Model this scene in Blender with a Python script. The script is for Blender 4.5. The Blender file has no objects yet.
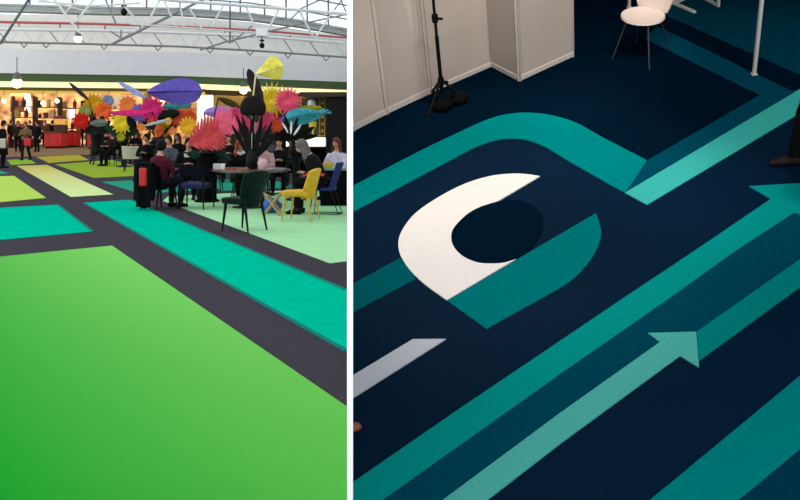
import bpy, math, random
from mathutils import Vector, Matrix, noise
random.seed(7)
PI = math.pi
C = bpy.context.scene.collection
SC = bpy.context.scene

# ------------------------------------------------------------------ camera frame
F, CX, CY, EYE = 900.0, 400.0, 122.0, 1.65

def P(px, py, Y):
    """point of the left hall that stands Y metres in front of the camera"""
    return Vector(((px - CX) / F * Y, Y, EYE + (CY - py) / F * Y))

def G(px, py, z=0.0):
    Y = (EYE - z) * F / (py - CY)
    return Vector(((px - CX) / F * Y, Y, z))

# the right-hand hall is a second place whose floor is a steep ramp seen from above
N = Vector((190, 900, -1528)).normalized()
HR = 4.49
UPR = -N
_f = Vector((0, 1, 0)); YR = (_f - UPR * _f.dot(UPR)).normalized(); XR = YR.cross(UPR)
CAM = Vector((0, 0, EYE))
MR = Matrix.Translation(CAM + N * HR) @ Matrix((XR, YR, UPR)).transposed().to_4x4()
MRI = MR.inverted()

def R(px, py, up=0.0):
    """point of the right hall's floor (local metres), or of the plane 'up' above it"""
    d = Vector(((px - CX) / F, 1, (CY - py) / F))
    t = (HR - up) / d.dot(N)
    return MRI @ (CAM + d * t)

# ------------------------------------------------------------------ materials
def lin(c):
    return tuple((v / 255 / 12.92 if v <= 10 else ((v / 255 + .055) / 1.055) ** 2.4) for v in c)

MATS = {}
def mat(name, col, rough=.6, var=.12, scale=40, bump=0.0, metal=0, sheen=0, emit=0, spec=.4, col2=None):
    if name in MATS: return MATS[name]
    m = bpy.data.materials.new(name); m.use_nodes = True
    nt = m.node_tree; b = nt.nodes['Principled BSDF']
    c = lin(col)
    tc = nt.nodes.new('ShaderNodeTexCoord')
    nz = nt.nodes.new('ShaderNodeTexNoise'); nz.inputs['Scale'].default_value = scale; nz.inputs['Detail'].default_value = 3
    nt.links.new(tc.outputs['Object'], nz.inputs['Vector'])
    rp = nt.nodes.new('ShaderNodeValToRGB')
    lo = tuple(v * (1 - var) for v in c); hi = lin(col2) if col2 else tuple(min(1, v * (1 + var)) for v in c)
    rp.color_ramp.elements[0].color = (*lo, 1); rp.color_ramp.elements[1].color = (*hi, 1)
    rp.color_ramp.elements[0].position = .3; rp.color_ramp.elements[1].position = .7
    nt.links.new(nz.outputs['Fac'], rp.inputs['Fac'])
    nt.links.new(rp.outputs['Color'], b.inputs['Base Color'])
    b.inputs['Roughness'].default_value = rough; b.inputs['Metallic'].default_value = metal
    b.inputs['Specular IOR Level'].default_value = spec
    if sheen:
        b.inputs['Sheen Weight'].default_value = sheen; b.inputs['Sheen Roughness'].default_value = .45
        b.inputs['Sheen Tint'].default_value = (1, 1, 1, 1)
    if bump:
        bp = nt.nodes.new('ShaderNodeBump'); bp.inputs['Strength'].default_value = bump; bp.inputs['Distance'].default_value = .01
        nt.links.new(nz.outputs['Fac'], bp.inputs['Height']); nt.links.new(bp.outputs['Normal'], b.inputs['Normal'])
    if emit:
        b.inputs['Emission Color'].default_value = (*c, 1); b.inputs['Emission Strength'].default_value = emit
    MATS[name] = m
    return m

def carpet(name, col, sheen=.25, var=.1, scale=60, col2=None):
    return mat(name, col, 1.0, var, scale, .25, sheen=sheen if sheen > .04 else 0, spec=0, col2=col2)

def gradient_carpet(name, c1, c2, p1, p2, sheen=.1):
    """carpet running from one colour at p1 to another at p2 (object metres)"""
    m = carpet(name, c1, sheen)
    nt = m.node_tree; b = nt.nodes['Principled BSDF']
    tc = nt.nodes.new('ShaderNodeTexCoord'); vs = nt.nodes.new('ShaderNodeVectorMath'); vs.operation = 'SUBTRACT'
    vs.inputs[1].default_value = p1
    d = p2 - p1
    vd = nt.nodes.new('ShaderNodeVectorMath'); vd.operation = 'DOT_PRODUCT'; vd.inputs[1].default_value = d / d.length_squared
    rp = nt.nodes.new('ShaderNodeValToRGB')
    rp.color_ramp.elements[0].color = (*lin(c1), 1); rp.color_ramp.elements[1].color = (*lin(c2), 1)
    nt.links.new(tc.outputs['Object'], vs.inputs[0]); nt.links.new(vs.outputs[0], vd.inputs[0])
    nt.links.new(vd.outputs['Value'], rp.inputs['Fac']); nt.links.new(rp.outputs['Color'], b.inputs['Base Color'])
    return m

# ------------------------------------------------------------------ mesh builder
class MB:
    def __init__(s): s.v = []; s.f = []
    def add(s, vs, fs):
        n = len(s.v); s.v += [Vector(v) for v in vs]; s.f += [tuple(i + n for i in f) for f in fs]; return s
    def box(s, c, size, rot=None):
        c = Vector(c); h = Vector(size) / 2
        vs = [Vector((x * h.x, y * h.y, z * h.z)) for x in (-1, 1) for y in (-1, 1) for z in (-1, 1)]
        if rot is not None: vs = [rot @ v for v in vs]
        return s.add([c + v for v in vs], [(0,1,3,2),(4,6,7,5),(0,4,5,1),(2,3,7,6),(0,2,6,4),(1,5,7,3)])
    def prism(s, pts, off):
        """closed solid: polygon pts swept by the vector off"""
        n = len(pts); off = Vector(off); pts = [Vector(p) for p in pts]
        return s.add(pts + [p + off for p in pts],
                     [tuple(range(n))[::-1], tuple(range(n, 2 * n))] + [(i, (i + 1) % n, n + (i + 1) % n, n + i) for i in range(n)])
    def tube(s, pts, r, seg=8, flat=None):
        """loft of circles (or ellipses: r = (rx, ry) along frame x / y) through pts"""
        pts = [Vector(p) for p in pts]; n = len(pts)
        rs = r if isinstance(r, (list, tuple)) and len(r) == n and n > 1 else [r] * n
        vs = []; ref = Vector(flat) if flat is not None else None
        prev = None
        for i, p in enumerate(pts):
            t = (pts[min(i + 1, n - 1)] - pts[max(i - 1, 0)]).normalized()
            if ref is not None: a = ref
            elif prev is not None: a = prev
            else: a = Vector((1, 0, 0)) if abs(t.x) < .8 else Vector((0, 1, 0))
            a = (a - t * a.dot(t)).normalized(); prev = a; b = t.cross(a)
            ra, rb = rs[i] if isinstance(rs[i], (tuple, list)) else (rs[i], rs[i])
            for k in range(seg):
                g = 2 * PI * k / seg
                vs.append(p + a * math.cos(g) * ra + b * math.sin(g) * rb)
        fs = [(i * seg + k, i * seg + (k + 1) % seg, (i + 1) * seg + (k + 1) % seg, (i + 1) * seg + k) for i in range(n - 1) for k in range(seg)]
        fs += [tuple(range(seg))[::-1], tuple((n - 1) * seg + k for k in range(seg))]
        return s.add(vs, fs)
    def ball(s, c, r, seg=14, rings=9, fn=None):
        c = Vector(c); r = Vector(r) if not isinstance(r, (int, float)) else Vector((r, r, r))
        vs = [c + Vector((0, 0, r.z))]
        for i in range(1, rings):
            th = PI * i / rings
            for k in range(seg):
                ph = 2 * PI * k / seg
                d = Vector((math.sin(th) * math.cos(ph), math.sin(th) * math.sin(ph), math.cos(th)))
                if fn: d = d * fn(d)
                vs.append(c + Vector((d.x * r.x, d.y * r.y, d.z * r.z)))
        vs.append(c - Vector((0, 0, r.z)))
        fs = [(0, 1 + k, 1 + (k + 1) % seg) for k in range(seg)]
        for i in range(rings - 2):
            for k in range(seg):
                a = 1 + i * seg; fs.append((a + k, a + seg + k, a + seg + (k + 1) % seg, a + (k + 1) % seg))
        a = 1 + (rings - 2) * seg; l = len(vs) - 1
        fs += [(a + k, l, a + (k + 1) % seg) for k in range(seg)]
        return s.add(vs, fs)
    def lathe(s, prof, seg=24, c=(0, 0, 0)):
        c = Vector(c); n = len(prof)
        vs = [c + Vector((r * math.cos(2 * PI * k / seg), r * math.sin(2 * PI * k / seg), z)) for r, z in prof for k in range(seg)]
        fs = [(i * seg + k, i * seg + (k + 1) % seg, (i + 1) * seg + (k + 1) % seg, (i + 1) * seg + k) for i in range(n - 1) for k in range(seg)]
        fs += [tuple(range(seg))[::-1], tuple((n - 1) * seg + k for k in range(seg))]
        return s.add(vs, fs)
    def grid(s, fn, nu, nv):
        vs = [fn(i / nu, j / nv) for i in range(nu + 1) for j in range(nv + 1)]
        w = nv + 1
        return s.add(vs, [(i * w + j, (i + 1) * w + j, (i + 1) * w + j + 1, i * w + j + 1) for i in range(nu) for j in range(nv)])
    def shell(s, fn, nu, nv, th):
        """a curved sheet with real thickness; fn(u, v) -> point"""
        def nrm(u, v):
            e = .01
            a = Vector(fn(min(1, u + e), v)) - Vector(fn(max(0, u - e), v)); b = Vector(fn(u, min(1, v + e))) - Vector(fn(u, max(0, v - e)))
            c = a.cross(b); return c.normalized() if c.length > 1e-12 else Vector((0, 0, 0))
        w = nv + 1; top = []; bot = []
        for i in range(nu + 1):
            for j in range(nv + 1):
                p = Vector(fn(i / nu, j / nv)); d = nrm(i / nu, j / nv) * th / 2
                top.append(p + d); bot.append(p - d)
        m = len(top); fs = []
        for i in range(nu):
            for j in range(nv):
                q = (i * w + j, (i + 1) * w + j, (i + 1) * w + j + 1, i * w + j + 1)
                fs += [q, tuple(x + m for x in q[::-1])]
        rim = [j for j in range(w)] + [i * w + nv for i in range(1, nu + 1)] + [nu * w + j for j in range(nv - 1, -1, -1)] + [i * w for i in range(nu - 1, 0, -1)]
        for a, b in zip(rim, rim[1:] + rim[:1]): fs.append((a, b, b + m, a + m))
        return s.add(top + bot, fs)
    def xf(s, M):
        s.v = [M @ v for v in s.v]; return s
    def join(s, o): return s.add(o.v, o.f)
    def build(s, name, m, parent=None, origin=None, smooth=True, bevel=0, remesh=0):
        me = bpy.data.meshes.new(name)
        o0 = Vector(origin) if origin is not None else Vector((0, 0, 0))
        me.from_pydata([tuple(v - o0) for v in s.v], [], s.f); me.validate()
        import bmesh
        bm = bmesh.new(); bm.from_mesh(me); bmesh.ops.recalc_face_normals(bm, faces=bm.faces); bm.to_mesh(me); bm.free()
        me.materials.append(m)
        o = bpy.data.objects.new(name, me); C.objects.link(o); o.location = o0
        if remesh:
            r = o.modifiers.new('r', 'REMESH'); r.mode = 'VOXEL'; r.voxel_size = remesh; r.use_smooth_shade = True
            k = o.modifiers.new('s', 'SMOOTH'); k.iterations = 3; k.factor = .5
            dg = bpy.context.evaluated_depsgraph_get()
            new = bpy.data.meshes.new_from_object(o.evaluated_get(dg)); o.modifiers.clear(); o.data = new; bpy.data.meshes.remove(me)
            new.name = name; me = new
            if not me.materials: me.materials.append(m)
            me.shade_smooth()
        elif smooth:
            me.shade_smooth(); me.set_sharp_from_angle(angle=math.radians(38))
        if bevel:
            b = o.modifiers.new('bevel', 'BEVEL'); b.width = bevel; b.segments = 2; b.limit_method = 'ANGLE'
        if parent is not None: o.parent = parent
        return o

def tag(o, label, cat, group=None, kind=None):
    o['label'] = label; o['category'] = cat
    if group: o['group'] = group
    if kind: o['kind'] = kind
    return o
def struct(o): o['kind'] = 'structure'; return o
def thing(name, label, cat, loc=(0, 0, 0), rotz=0, group=None, right=False):
    o = bpy.data.objects.new(name, None); C.objects.link(o); o.empty_display_size = .1
    M = Matrix.Translation(Vector(loc)) @ Matrix.Rotation(rotz, 4, 'Z')
    o.matrix_world = MR @ M if right else M
    return tag(o, label, cat, group)
def inright(o):
    """move an object whose mesh is in local right-hall metres into that hall"""
    o.matrix_world = MR @ Matrix.Translation(o.location); return o

def smooth_pts(pts, n=6):
    out = []
    for i in range(len(pts) - 1):
        p0 = pts[max(i - 1, 0)]; p1 = pts[i]; p2 = pts[i + 1]; p3 = pts[min(i + 2, len(pts) - 1)]
        for k in range(n):
            t = k / n
            out.append(tuple(.5 * (2 * b + (c - a) * t + (2 * a - 5 * b + 4 * c - d) * t * t + (3 * b - a - 3 * c + d) * t ** 3)
                             for a, b, c, d in zip(p0, p1, p2, p3)))
    out.append(tuple(pts[-1])); return out

# common materials
M = {}
M['white'] = mat('white_paint', (238, 238, 238), .5, .03)
M['fascia'] = mat('fascia_paint', (234, 234, 236), .6, .03, 2)
M['steel'] = mat('white_steel', (222, 223, 220), .45, .05, 3)
M['grey'] = mat('grey_steel', (128, 132, 130), .45, .08, 3)
M['dgrey'] = mat('dark_grey_steel', (84, 92, 94), .5, .08, 3)
M['redpipe'] = mat('red_pipe', (196, 92, 92), .45, .1, 5)
M['black'] = mat('black_metal', (10, 10, 11), .5, .1, spec=.15)
M['blackcloth'] = mat('black_cloth', (9, 9, 11), .9, .2, 30, spec=.08)
M['glass'] = None

# ================================================================== LEFT HALL
DIVX = 350.0                                                # the added divider stands on this line of sight
def on_divider(Y): return (DIVX - CX) / F * Y

# --- floor
fl = MB().prism([(on_divider(2.6), 2.6, 0), (-4, 2.6, 0), (-55, 110, 0), (on_divider(110), 110, 0)], (0, 0, -.08)).build('floor', carpet('charcoal_carpet', (66, 61, 68), .02, .16, 30))
struct(fl)

def panel(name, label, pts, m, z=.006, base=0.0, cat='carpet', group=None, outline=None):
    g = [G(x, y) for x, y in pts]
    c = sum(g, Vector()) / len(g); c.z = 0
    o = MB().prism([p + Vector((0, 0, base)) for p in g], (0, 0, z)).build(name, m, origin=c, smooth=False)
    return tag(o, label, cat, group)

def edge(o, pts, m, wpx=1.3):
    """dark stitched hem around a carpet panel"""
    g = [G(x, y) for x, y in pts]; mb = MB()
    for (a, b), (p0, p1) in zip(zip(g, g[1:] + g[:1]), zip(pts, pts[1:] + pts[:1])):
        if p0[0] == p1[0]: continue
        d = (b - a).normalized(); s_ = Vector((-d.y, d.x, 0)) * .022
        mb.prism([a - s_, b - s_, b + s_, a + s_], (0, 0, .010))
    h = mb.build('hem', m, smooth=False); h.parent = o; h.location = -o.location

CG = None
CT = carpet('teal_carpet', (0, 176, 142), .0, .06, 4)
CH = carpet('dark_teal_hem', (0, 112, 104), .05)
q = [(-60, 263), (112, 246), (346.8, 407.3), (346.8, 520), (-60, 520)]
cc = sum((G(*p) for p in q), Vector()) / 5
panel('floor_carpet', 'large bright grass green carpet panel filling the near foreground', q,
      gradient_carpet('grass_green_carpet', (116, 194, 86), (2, 148, 32), G(112, 246) - cc, G(112, 246) - cc + Vector((-2.3, -1.54, 0)), .05))  # light lime at the far end, deeper green towards the near left
q = [(83.5, 203), (130, 200), (346.8, 290.5), (346.8, 352)]
edge(panel('floor_carpet', 'long teal carpet strip running diagonally past the big green panel', q, CT), q, CH)
q = [(-60, 212), (0, 208), (58, 205), (93, 232), (0, 240.5), (-60, 246)]
edge(panel('floor_carpet', 'teal carpet block at the left, behind the big green panel', q, CT), q, CH)
q = [(163, 201), (168, 196.6), (240, 193), (346.8, 188), (346.8, 261.5), (330, 263.5)]
panel('floor_carpet', 'pale mint green carpet under the chairs and table', q, carpet('mint_carpet', (158, 212, 160), .05, .05, 4))
q = [(17, 166), (47, 165), (113, 194.5), (71, 197)]
cc = sum((G(*p) for p in q), Vector()) / 4
panel('floor_carpet', 'narrow carpet strip fading from yellow to pale cream green', q,
      gradient_carpet('yellow_cream_carpet', (186, 166, 54), (200, 218, 146), (G(17, 166) + G(47, 165)) / 2 - cc, (G(113, 194.5) + G(71, 197)) / 2 - cc))
q = [(-60, 178), (14, 176), (46, 198), (-60, 208)]
panel('floor_carpet', 'lime green carpet block at the left edge, behind the teal block', q, carpet('lime_carpet', (166, 196, 66), .1))
panel('floor_carpet', 'small vivid lime carpet at the feet of the walking woman', [(7, 160), (29, 159), (36, 163.5), (11, 165)], carpet('vivid_lime_carpet', (120, 160, 20), .05))
panel('floor_carpet', 'mustard yellow carpet panel in front of the red counters', [(36, 157), (79, 155), (89, 160), (49, 163)], carpet('mustard_carpet', (158, 146, 32), .05))
panel('floor_carpet', 'olive lime carpet panel beneath the white chair', [(55, 164.5), (112, 160), (165, 174.5), (94, 178)], carpet('olive_lime_carpet', (132, 156, 22), .05))
panel('floor_carpet', 'dark teal carpet piece behind the man in maroon', [(102, 182), (150, 179.5), (196, 190.5), (141, 194)], carpet('deep_teal_carpet', (0, 142, 112), .05))
panel('floor_carpet', 'deep teal carpet piece under the far side of the round table', [(205, 181), (262, 178), (300, 187), (222, 191)], carpet('deep_teal_carpet', (0, 142, 112), .05))
panel('floor_carpet', 'small teal carpet corner at the feet of the person in black', [(-60, 173), (-2, 170), (9, 173.5), (-20, 175.5)], carpet('deep_teal_carpet', (0, 142, 112), .05))
panel('floor_carpet', 'tan floor strip with warm light in its colour, before the cafe counters', [(-60, 150), (190, 142), (190, 150), (95, 154.5), (-60, 159)], carpet('tan_warm_lit_floor', (122, 90, 58), .05))  # warm light on the far floor is put into this tan

# --- added divider: white gap between two views made solid, keeping hall light apart
d = Vector((on_divider(1), 1, 0)).normalized(); s_ = Vector((d.y, -d.x, 0)) * (3.0 * 3.7 / F)
a = Vector((on_divider(3.7), 3.7, -1.2)); b = Vector((on_divider(82), 82, -1.2))
struct(MB().prism([a - s_, a + s_, b + s_, b - s_], (0, 0, 15)).build('added_divider', mat('divider_white', (250, 250, 250), .5, .01), smooth=False))

# --- far facade of the hall: its depth grows to the right
def FD(px): return 60 / (1 - .00052 * px)
def slab(pts, th=.4, dy=0.0):
    f = [P(x, y, FD(x) + dy) for x, y in pts]
    return MB().prism(f, (0, th, 0))
def strip(top, bot, th=.4, dy=0.0):
    """a band between two polylines given in the same x order"""
    mb = MB()
    for (a, b), (c, e) in zip(zip(top, top[1:]), zip(bot, bot[1:])):
        mb.join(slab([a, b, e, c], th, dy))
    return mb
E = 349.0
struct(strip([(-70, 48), (0, 48.5), (180, 52), (E, 61)], [(-70, 72), (0, 73), (180, 76), (E, 82)], .6).build('wall_back', M['fascia'], smooth=False))
struct(strip([(-70, 72), (0, 73), (180, 76), (E, 82)], [(-70, 80), (0, 81), (180, 83), (E, 90)], .5, .1).build('trim_green', mat('green_fascia_board', (72, 100, 54), .5, .06, 3), smooth=False))
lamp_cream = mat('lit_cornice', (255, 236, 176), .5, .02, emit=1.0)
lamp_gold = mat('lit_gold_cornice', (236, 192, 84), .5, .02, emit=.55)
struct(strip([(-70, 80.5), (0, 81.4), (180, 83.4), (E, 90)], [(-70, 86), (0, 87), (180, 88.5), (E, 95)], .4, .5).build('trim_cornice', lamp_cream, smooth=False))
struct(strip([(-70, 86), (0, 87), (205, 89)], [(-70, 89.5), (0, 90), (205, 92)], .4, .3).build('trim_olive', mat('olive_board', (96, 84, 20), .5), smooth=False))
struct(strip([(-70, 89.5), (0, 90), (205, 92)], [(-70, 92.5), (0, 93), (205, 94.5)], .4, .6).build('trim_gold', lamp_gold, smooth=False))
struct(strip([(205, 88.7), (E, 95)], [(205, 94.5), (E, 101)], .4, .6).build('trim_brown', mat('brown_board', (70, 52, 14), .6), smooth=False))
# upper wall above the fascia, behind the trusses, and the curb of the glass roof
struct(strip([(-70, 12), (0, 14), (100, 15), (180, 17), (250, 22), (E, 37)], [(-70, 49), (0, 49), (100, 51), (180, 53), (250, 56), (E, 63)], .3, 3).build('wall_upper', mat('upper_wall', (240, 240, 238), .6, .03, 2), smooth=False))
def curb(off, w, m, dy, nm):
    t = [(-70, 7 + off), (0, 8 + off), (100, 11 + off), (180, 12 + off), (250, 17 + off), (300, 24 + off), (E, 33 + off)]
    struct(strip(t, [(x, y + w) for x, y in t], .4, dy).build(nm, m, smooth=False))
cg_ = mat('curb_grey', (172, 176, 174), .5, .05)
curb(-4.5, 2.0, cg_, 1.6, 'trim_curb_upper')
curb(-2.5, 3.0, M['white'], 2.0, 'trim_curb_middle')
curb(.6, 2.0, cg_, 1.4, 'trim_curb_lower')
curb(3.0, 1.0, M['grey'], 1.8, 'trim_curb_shadow')

# glass roof over the hall (glazing bars + panes)
gm = bpy.data.materials.new('roof_glass'); gm.use_nodes = True
nt = gm.node_tree; nt.nodes.clear()
out = nt.nodes.new('ShaderNodeOutputMaterial'); mx = nt.nodes.new('ShaderNodeMixShader'); tr = nt.nodes.new('ShaderNodeBsdfTransparent'); gl = nt.nodes.new('ShaderNodeBsdfGlossy')
tr.inputs['Color'].default_value = (.95, .98, 1, 1); gl.inputs['Roughness'].default_value = .05; mx.inputs[0].default_value = .05
nt.links.new(tr.outputs[0], mx.inputs[1]); nt.links.new(gl.outputs[0], mx.inputs[2]); nt.links.new(mx.outputs[0], out.inputs['Surface'])
M['glass'] = gm
roof = bpy.data.objects.new('ceiling', None); C.objects.link(roof); roof.location = (0, 60, 9.5); struct(roof)
edge_pts = [P(x, y, FD(x) + 2.2) for x, y in [(-70, 4), (0, 5), (100, 8), (180, 9), (250, 14), (300, 21), (E, 30)]]
near_pts = [Vector((p.x * 8 / p.y, 8, 19 + (p.z - 9.5) * .3)) for p in edge_pts]
mb = MB()
for i in range(len(edge_pts) - 1):
    mb.prism([edge_pts[i], edge_pts[i + 1], near_pts[i + 1], near_pts[i]], (0, 0, .03))
mb.build('glass_pane', gm, smooth=False, origin=(0, 60, 9.5)).parent = roof
bars = MB()
for k in range(0, 15):
    t = k / 14 * (len(edge_pts) - 1); i = min(int(t), len(edge_pts) - 2); w = t - i
    bars.tube([edge_pts[i].lerp(edge_pts[i + 1], w), near_pts[i].lerp(near_pts[i + 1], w)], .07, 6)
for k in (.05, .11, .18, .27, .38, .5):
    bars.tube([a.lerp(b, k) for a, b in zip(edge_pts, near_pts)], .06, 6)
bars.build('glazing_bars', M['grey'], origin=(0, 60, 9.5)).parent = roof
for ch in list(roof.children): ch.location = (0, 0, 0)

# --- trusses
def truss(label, Y0, chords, webs, m=None, Ys=None, group='white roof trusses'):
    """chords: (points px, radius px, material); webs: (x0,y0,x1,y1,radius px, material)"""
    base = P(*chords[0][0][0], Y0)
    t = thing('roof_truss', label, 'roof truss', base, 0, group)
    dep = lambda x: Y0 / (1 - .0004 * x)
    for pts, r, mm in chords:
        MB().tube([P(x, y, dep(x)) for x, y in pts], r * 1.15 * Y0 / F, 8).xf(Matrix.Translation(-base)).build('chord', mm, t)
    for x0, y0, x1, y1, r, mm in webs:
        MB().tube([P(x0, y0, dep(x0)), P(x1, y1, dep(x1))], r * Y0 / F, 6).xf(Matrix.Translation(-base)).build('web_bar', mm, t)
    return t
S, Gy, Dk = M['steel'], M['grey'], M['dgrey']
lowc = [(-70, 41), (0, 42), (90, 44), (180, 46.5), (260, 51), (E, 57.5)]
midc = [(-70, 29), (0, 29.5), (90, 30.5), (180, 33), (260, 36.5), (E, 43.5)]
def yat(c, x):
    for (a, b), (c2, d2) in zip(c, c[1:]):
        if a <= x <= c2: return b + (d2 - b) * (x - a) / (c2 - a)
    return c[-1][1]
wb = []
for k, x in enumerate(range(-55, 340, 26)):
    wb.append((x, yat(midc, x), x + 10, yat(lowc, x + 10), .6, Gy if k % 3 else S))
    wb.append((x + 22, yat(midc, min(x + 22, E)), x + 13, yat(lowc, x + 13), .6, S))
for x in (24, 46, 104, 158, 210, 250, 288, 326):
    wb.append((x - 4, yat(lowc, x - 4), x, yat(lowc, x) + 5, .7, Gy)); wb.append((x + 4, yat(lowc, x + 4), x, yat(lowc, x) + 5, .7, Gy))
truss('low flat white truss hung in front of the back wall', 56, [(lowc, 1.0, Gy), (midc, 1.3, S)], wb)
topc = [(130, -4), (180, 1), (215, 3.5), (250, 6), (300, 10), (E, 14.5)]
btc = [(130, 24), (180, 27.5), (250, 32), (300, 36), (E, 40)]
truss('stout white truss descending to the right below the roof glass', 42, [(topc, 1.6, S), (btc, .8, S)],
      [(163, -2, 176, 26, .9, S), (190, 9, 203, 31, 1.0, S), (223, 6, 212, 26, 1.0, S), (246, 7, 257, 31, 1.1, S), (279, 9, 268, 30, 1.1, S), (299, 10, 313, 37, 1.2, S),
       (331, 14, 316, 37, 1.1, S), (180, 4, 184, 27, .9, S), (299, 11, 291, 19, .8, Dk), (342, 0, 334, 10, .7, Dk), (341, 0, 346, 12, .7, Dk), (320, 0, 300, 9, .9, Gy)])
topc = [(-70, -6), (30, -6), (80, -4), (130, -6)]
truss('left white truss with a dark grey raking bar', 36, [([(-70, -6), (130, -6)], 1.2, S), ([(38, 1), (90, 6), (140, 3)], .9, S)],
      [(31, -4, 0, 44, 1.5, Dk), (50, -6, 80, 33, 1.4, S), (98, -6, 76, 22, 1.3, S), (82, -6, 66, 12, .9, S), (103, -6, 116, 24, 1.0, Gy), (124, 6, 143, 27, 1.0, S), (162, -4, 150, 18, 1.0, S), (20, -6, 90, 12, .8, S)])
truss('slim grey cross bracing strung across the roof', 46, [([(206, -2), (170, 16), (112, 44)], 1.3, Gy), ([(E, 14), (300, 24), (225, 42), (200, 50)], .8, Gy)],
      [(110, 31, 121, 38, .9, Gy), (121, 30, 121, 38, .9, Gy), (230, 2, 230, 42, .9, Dk), (218, 35, 230, 43, .9, Gy), (252, 26, 231, 43, .9, Gy)])
# red sprinkler pipe along the wall
o = MB().tube([P(x, y, FD(x) - 2) for x, y in [(-70, 20), (0, 22), (80, 23.5), (170, 26), (260, 30.5), (E, 38)]], .085, 8)
for x in (19, 60, 105, 140, 225, 290, 330):
    y = 22 + x * .03 if x < 200 else 27 + (x - 200) * .07
    o.tube([P(x, y, FD(x) - 2), P(x, y + 4, FD(x) - 2)], .05, 6)
o = o.build('sprinkler_pipe', M['redpipe'], origin=P(100, 24, 60)); tag(o, 'red sprinkler pipe running along the white upper wall', 'pipe')

def hanging_lamp(label, px, py, Y, r, warm=True, box=False, group=None):
    c = P(px, py, Y)
    t = thing('hanging_lamp', label, 'lamp', c, 0, group)
    if warm:
        MB().ball((0, 0, 0), r).build('bulb', mat('warm_bulb', (255, 214, 150), .4, .02, emit=9), t)
        MB().lathe([(r * .35, r * 2.1), (r * .9, r * 1.2), (r * .7, r * .6)], 12).build('lamp_cap', M['dgrey'], t)
        MB().tube([(0, 0, r * 2), (0, 0, r * 2 + 1.0)], .03, 6).build('stem', M['dgrey'], t)
    else:
        MB().ball((0, 0, 0), (r, r, r * 1.15)).build('lamp_head', M['black'], t)
        MB().lathe([(r * .7, r * 1.5), (r * .9, r * 1.9), (r * .6, r * 2.3)], 12).build('yoke', M['black'], t)
        MB().tube([(0, 0, r), (0, 0, r * 3.6)], r * .18, 6).build('stem', M['black'], t)
        if box: MB().box((0, 0, r * 5), (r * 4.2, r * 3, r * 3)).build('junction_box', M['white'], t, bevel=.03)
hanging_lamp('black spotlight hanging from a white box on the truss', 262, 45.5, 45, .13, False, True)
hanging_lamp('black spotlight hanging at the top left of the roof', 124, 12, 40, .15, False)
hanging_lamp('glowing warm lamp under the truss at upper left', 78, 39, 50, .2)
hanging_lamp('glowing lamp on the green board at the far left', 17, 83, 57, .32)
hanging_lamp('glowing lamp on the cornice above the black flower', 243.5, 90, 66, .3)

# ------------------------------------------------------------------ cafe interior at the back
cream = mat('cafe_wall', (120, 74, 40), .7, .3, 1.6, col2=(214, 176, 130))
struct(strip([(-80, 88), (E, 98)], [(-80, 152), (E, 146)], .3, 6).build('wall_cafe', cream, smooth=False))
wood = mat('dark_brown_wood', (66, 36, 22), .6, .3, 6)
brick = mat('brown_board_wall', (120, 66, 34), .7, .3, 5)
litw = mat('lit_white_panel', (250, 240, 222), .5, .02, emit=.9)
red = mat('red_leather', (200, 30, 22), .45, .15, 6)

def cafe_box(name, label, cat, x0, y0, x1, y1, Y, dep, m, group=None, bevel=.02):
    a = P(x0, y1, Y); b = P(x1, y0, Y)
    c = (a + b) / 2; s = b - a
    o = MB().box((0, dep / 2, (s.z) / 2), (s.x, dep, s.z)).build(name, m, bevel=bevel)
    o.location = (c.x, Y, a.z)
    return tag(o, label, cat, group)
cafe_box('pillar_cladding', 'brown board panel beside the glowing lamp at far left', 'panel', 10, 93, 24, 112, 63, .3, brick)
cafe_box('backlit_sign', 'tall lit white panel left in the cafe', 'sign', 24.5, 94, 30, 113, 63, .15, litw)
cafe_box('backlit_sign', 'bright white lit panel between the purple leaf and coral leaf', 'sign', 197, 95, 213, 133, 66, .15, litw)
cafe_box('pillar_cladding', 'gold board panel behind the black dome flower', 'panel', 213.5, 96, 243, 114, 66, .3, mat('gold_board', (190, 146, 60), .5, .15, 2))
cafe_box('pillar_cladding', 'dark brown board panel behind the flowers on the round table', 'panel', 214, 114.5, 284, 147, 66, .3, mat('dark_board', (38, 26, 22), .6, .3, 2))
cafe_box('backlit_sign', 'pale lit cafe panel behind the yellow flower', 'sign', 88, 95, 134, 108, 64, .15, mat('lit_peach_panel', (236, 190, 140), .5, .3, 1.5, emit=.35))

def shelf(label, x0, x1, y0, Y, n, seed):
    rnd = random.Random(seed)
    a = P(x0, y0, Y); b = P(x1, y0, Y); w = b.x - a.x; h = a.z
    t = thing('display_shelf', label, 'shelf', (a.x, Y, 0), 0, 'cafe display shelves')
    for x in (0, w): MB().box((x, .2, h / 2), (.09, .4, h)).build('upright', wood, t)
    for k in range(n): MB().box((w / 2, .2, .5 + k * (h - .5) / n), (w, .4, .06)).build('shelf_board', wood, t)
    cols = [(60, 24, 14), (120, 60, 24), (26, 18, 14), (160, 120, 60), (90, 40, 20), (190, 150, 100), (130, 24, 16)]
    for k in range(n):
        z = .53 + k * (h - .5) / n; x = .15
        while x < w - .2:
            bw = rnd.uniform(.12, .34); bh = rnd.uniform(.2, .62); cc = rnd.choice(cols)
            m = mat('goods_%d_%d_%d' % cc, cc, .6, .2)
            if rnd.random() < .5: g = MB().lathe([(bw * .4, 0), (bw * .5, bh * .4), (bw * .45, bh * .7), (bw * .18, bh * .8), (bw * .18, bh)], 10)
            else: g = MB().box((0, 0, bh / 2), (bw, .26, bh))
            kind = 'jar' if len(g.v) > 8 else 'box'
            o = g.build(kind, m, bevel=0); o.location = (a.x + x + bw / 2, Y + .15, z)
            tag(o, 'small goods displayed on the dark shelves in the cafe', kind, 'goods on the cafe shelves')
            x += bw + rnd.uniform(.1, .45)
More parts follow.
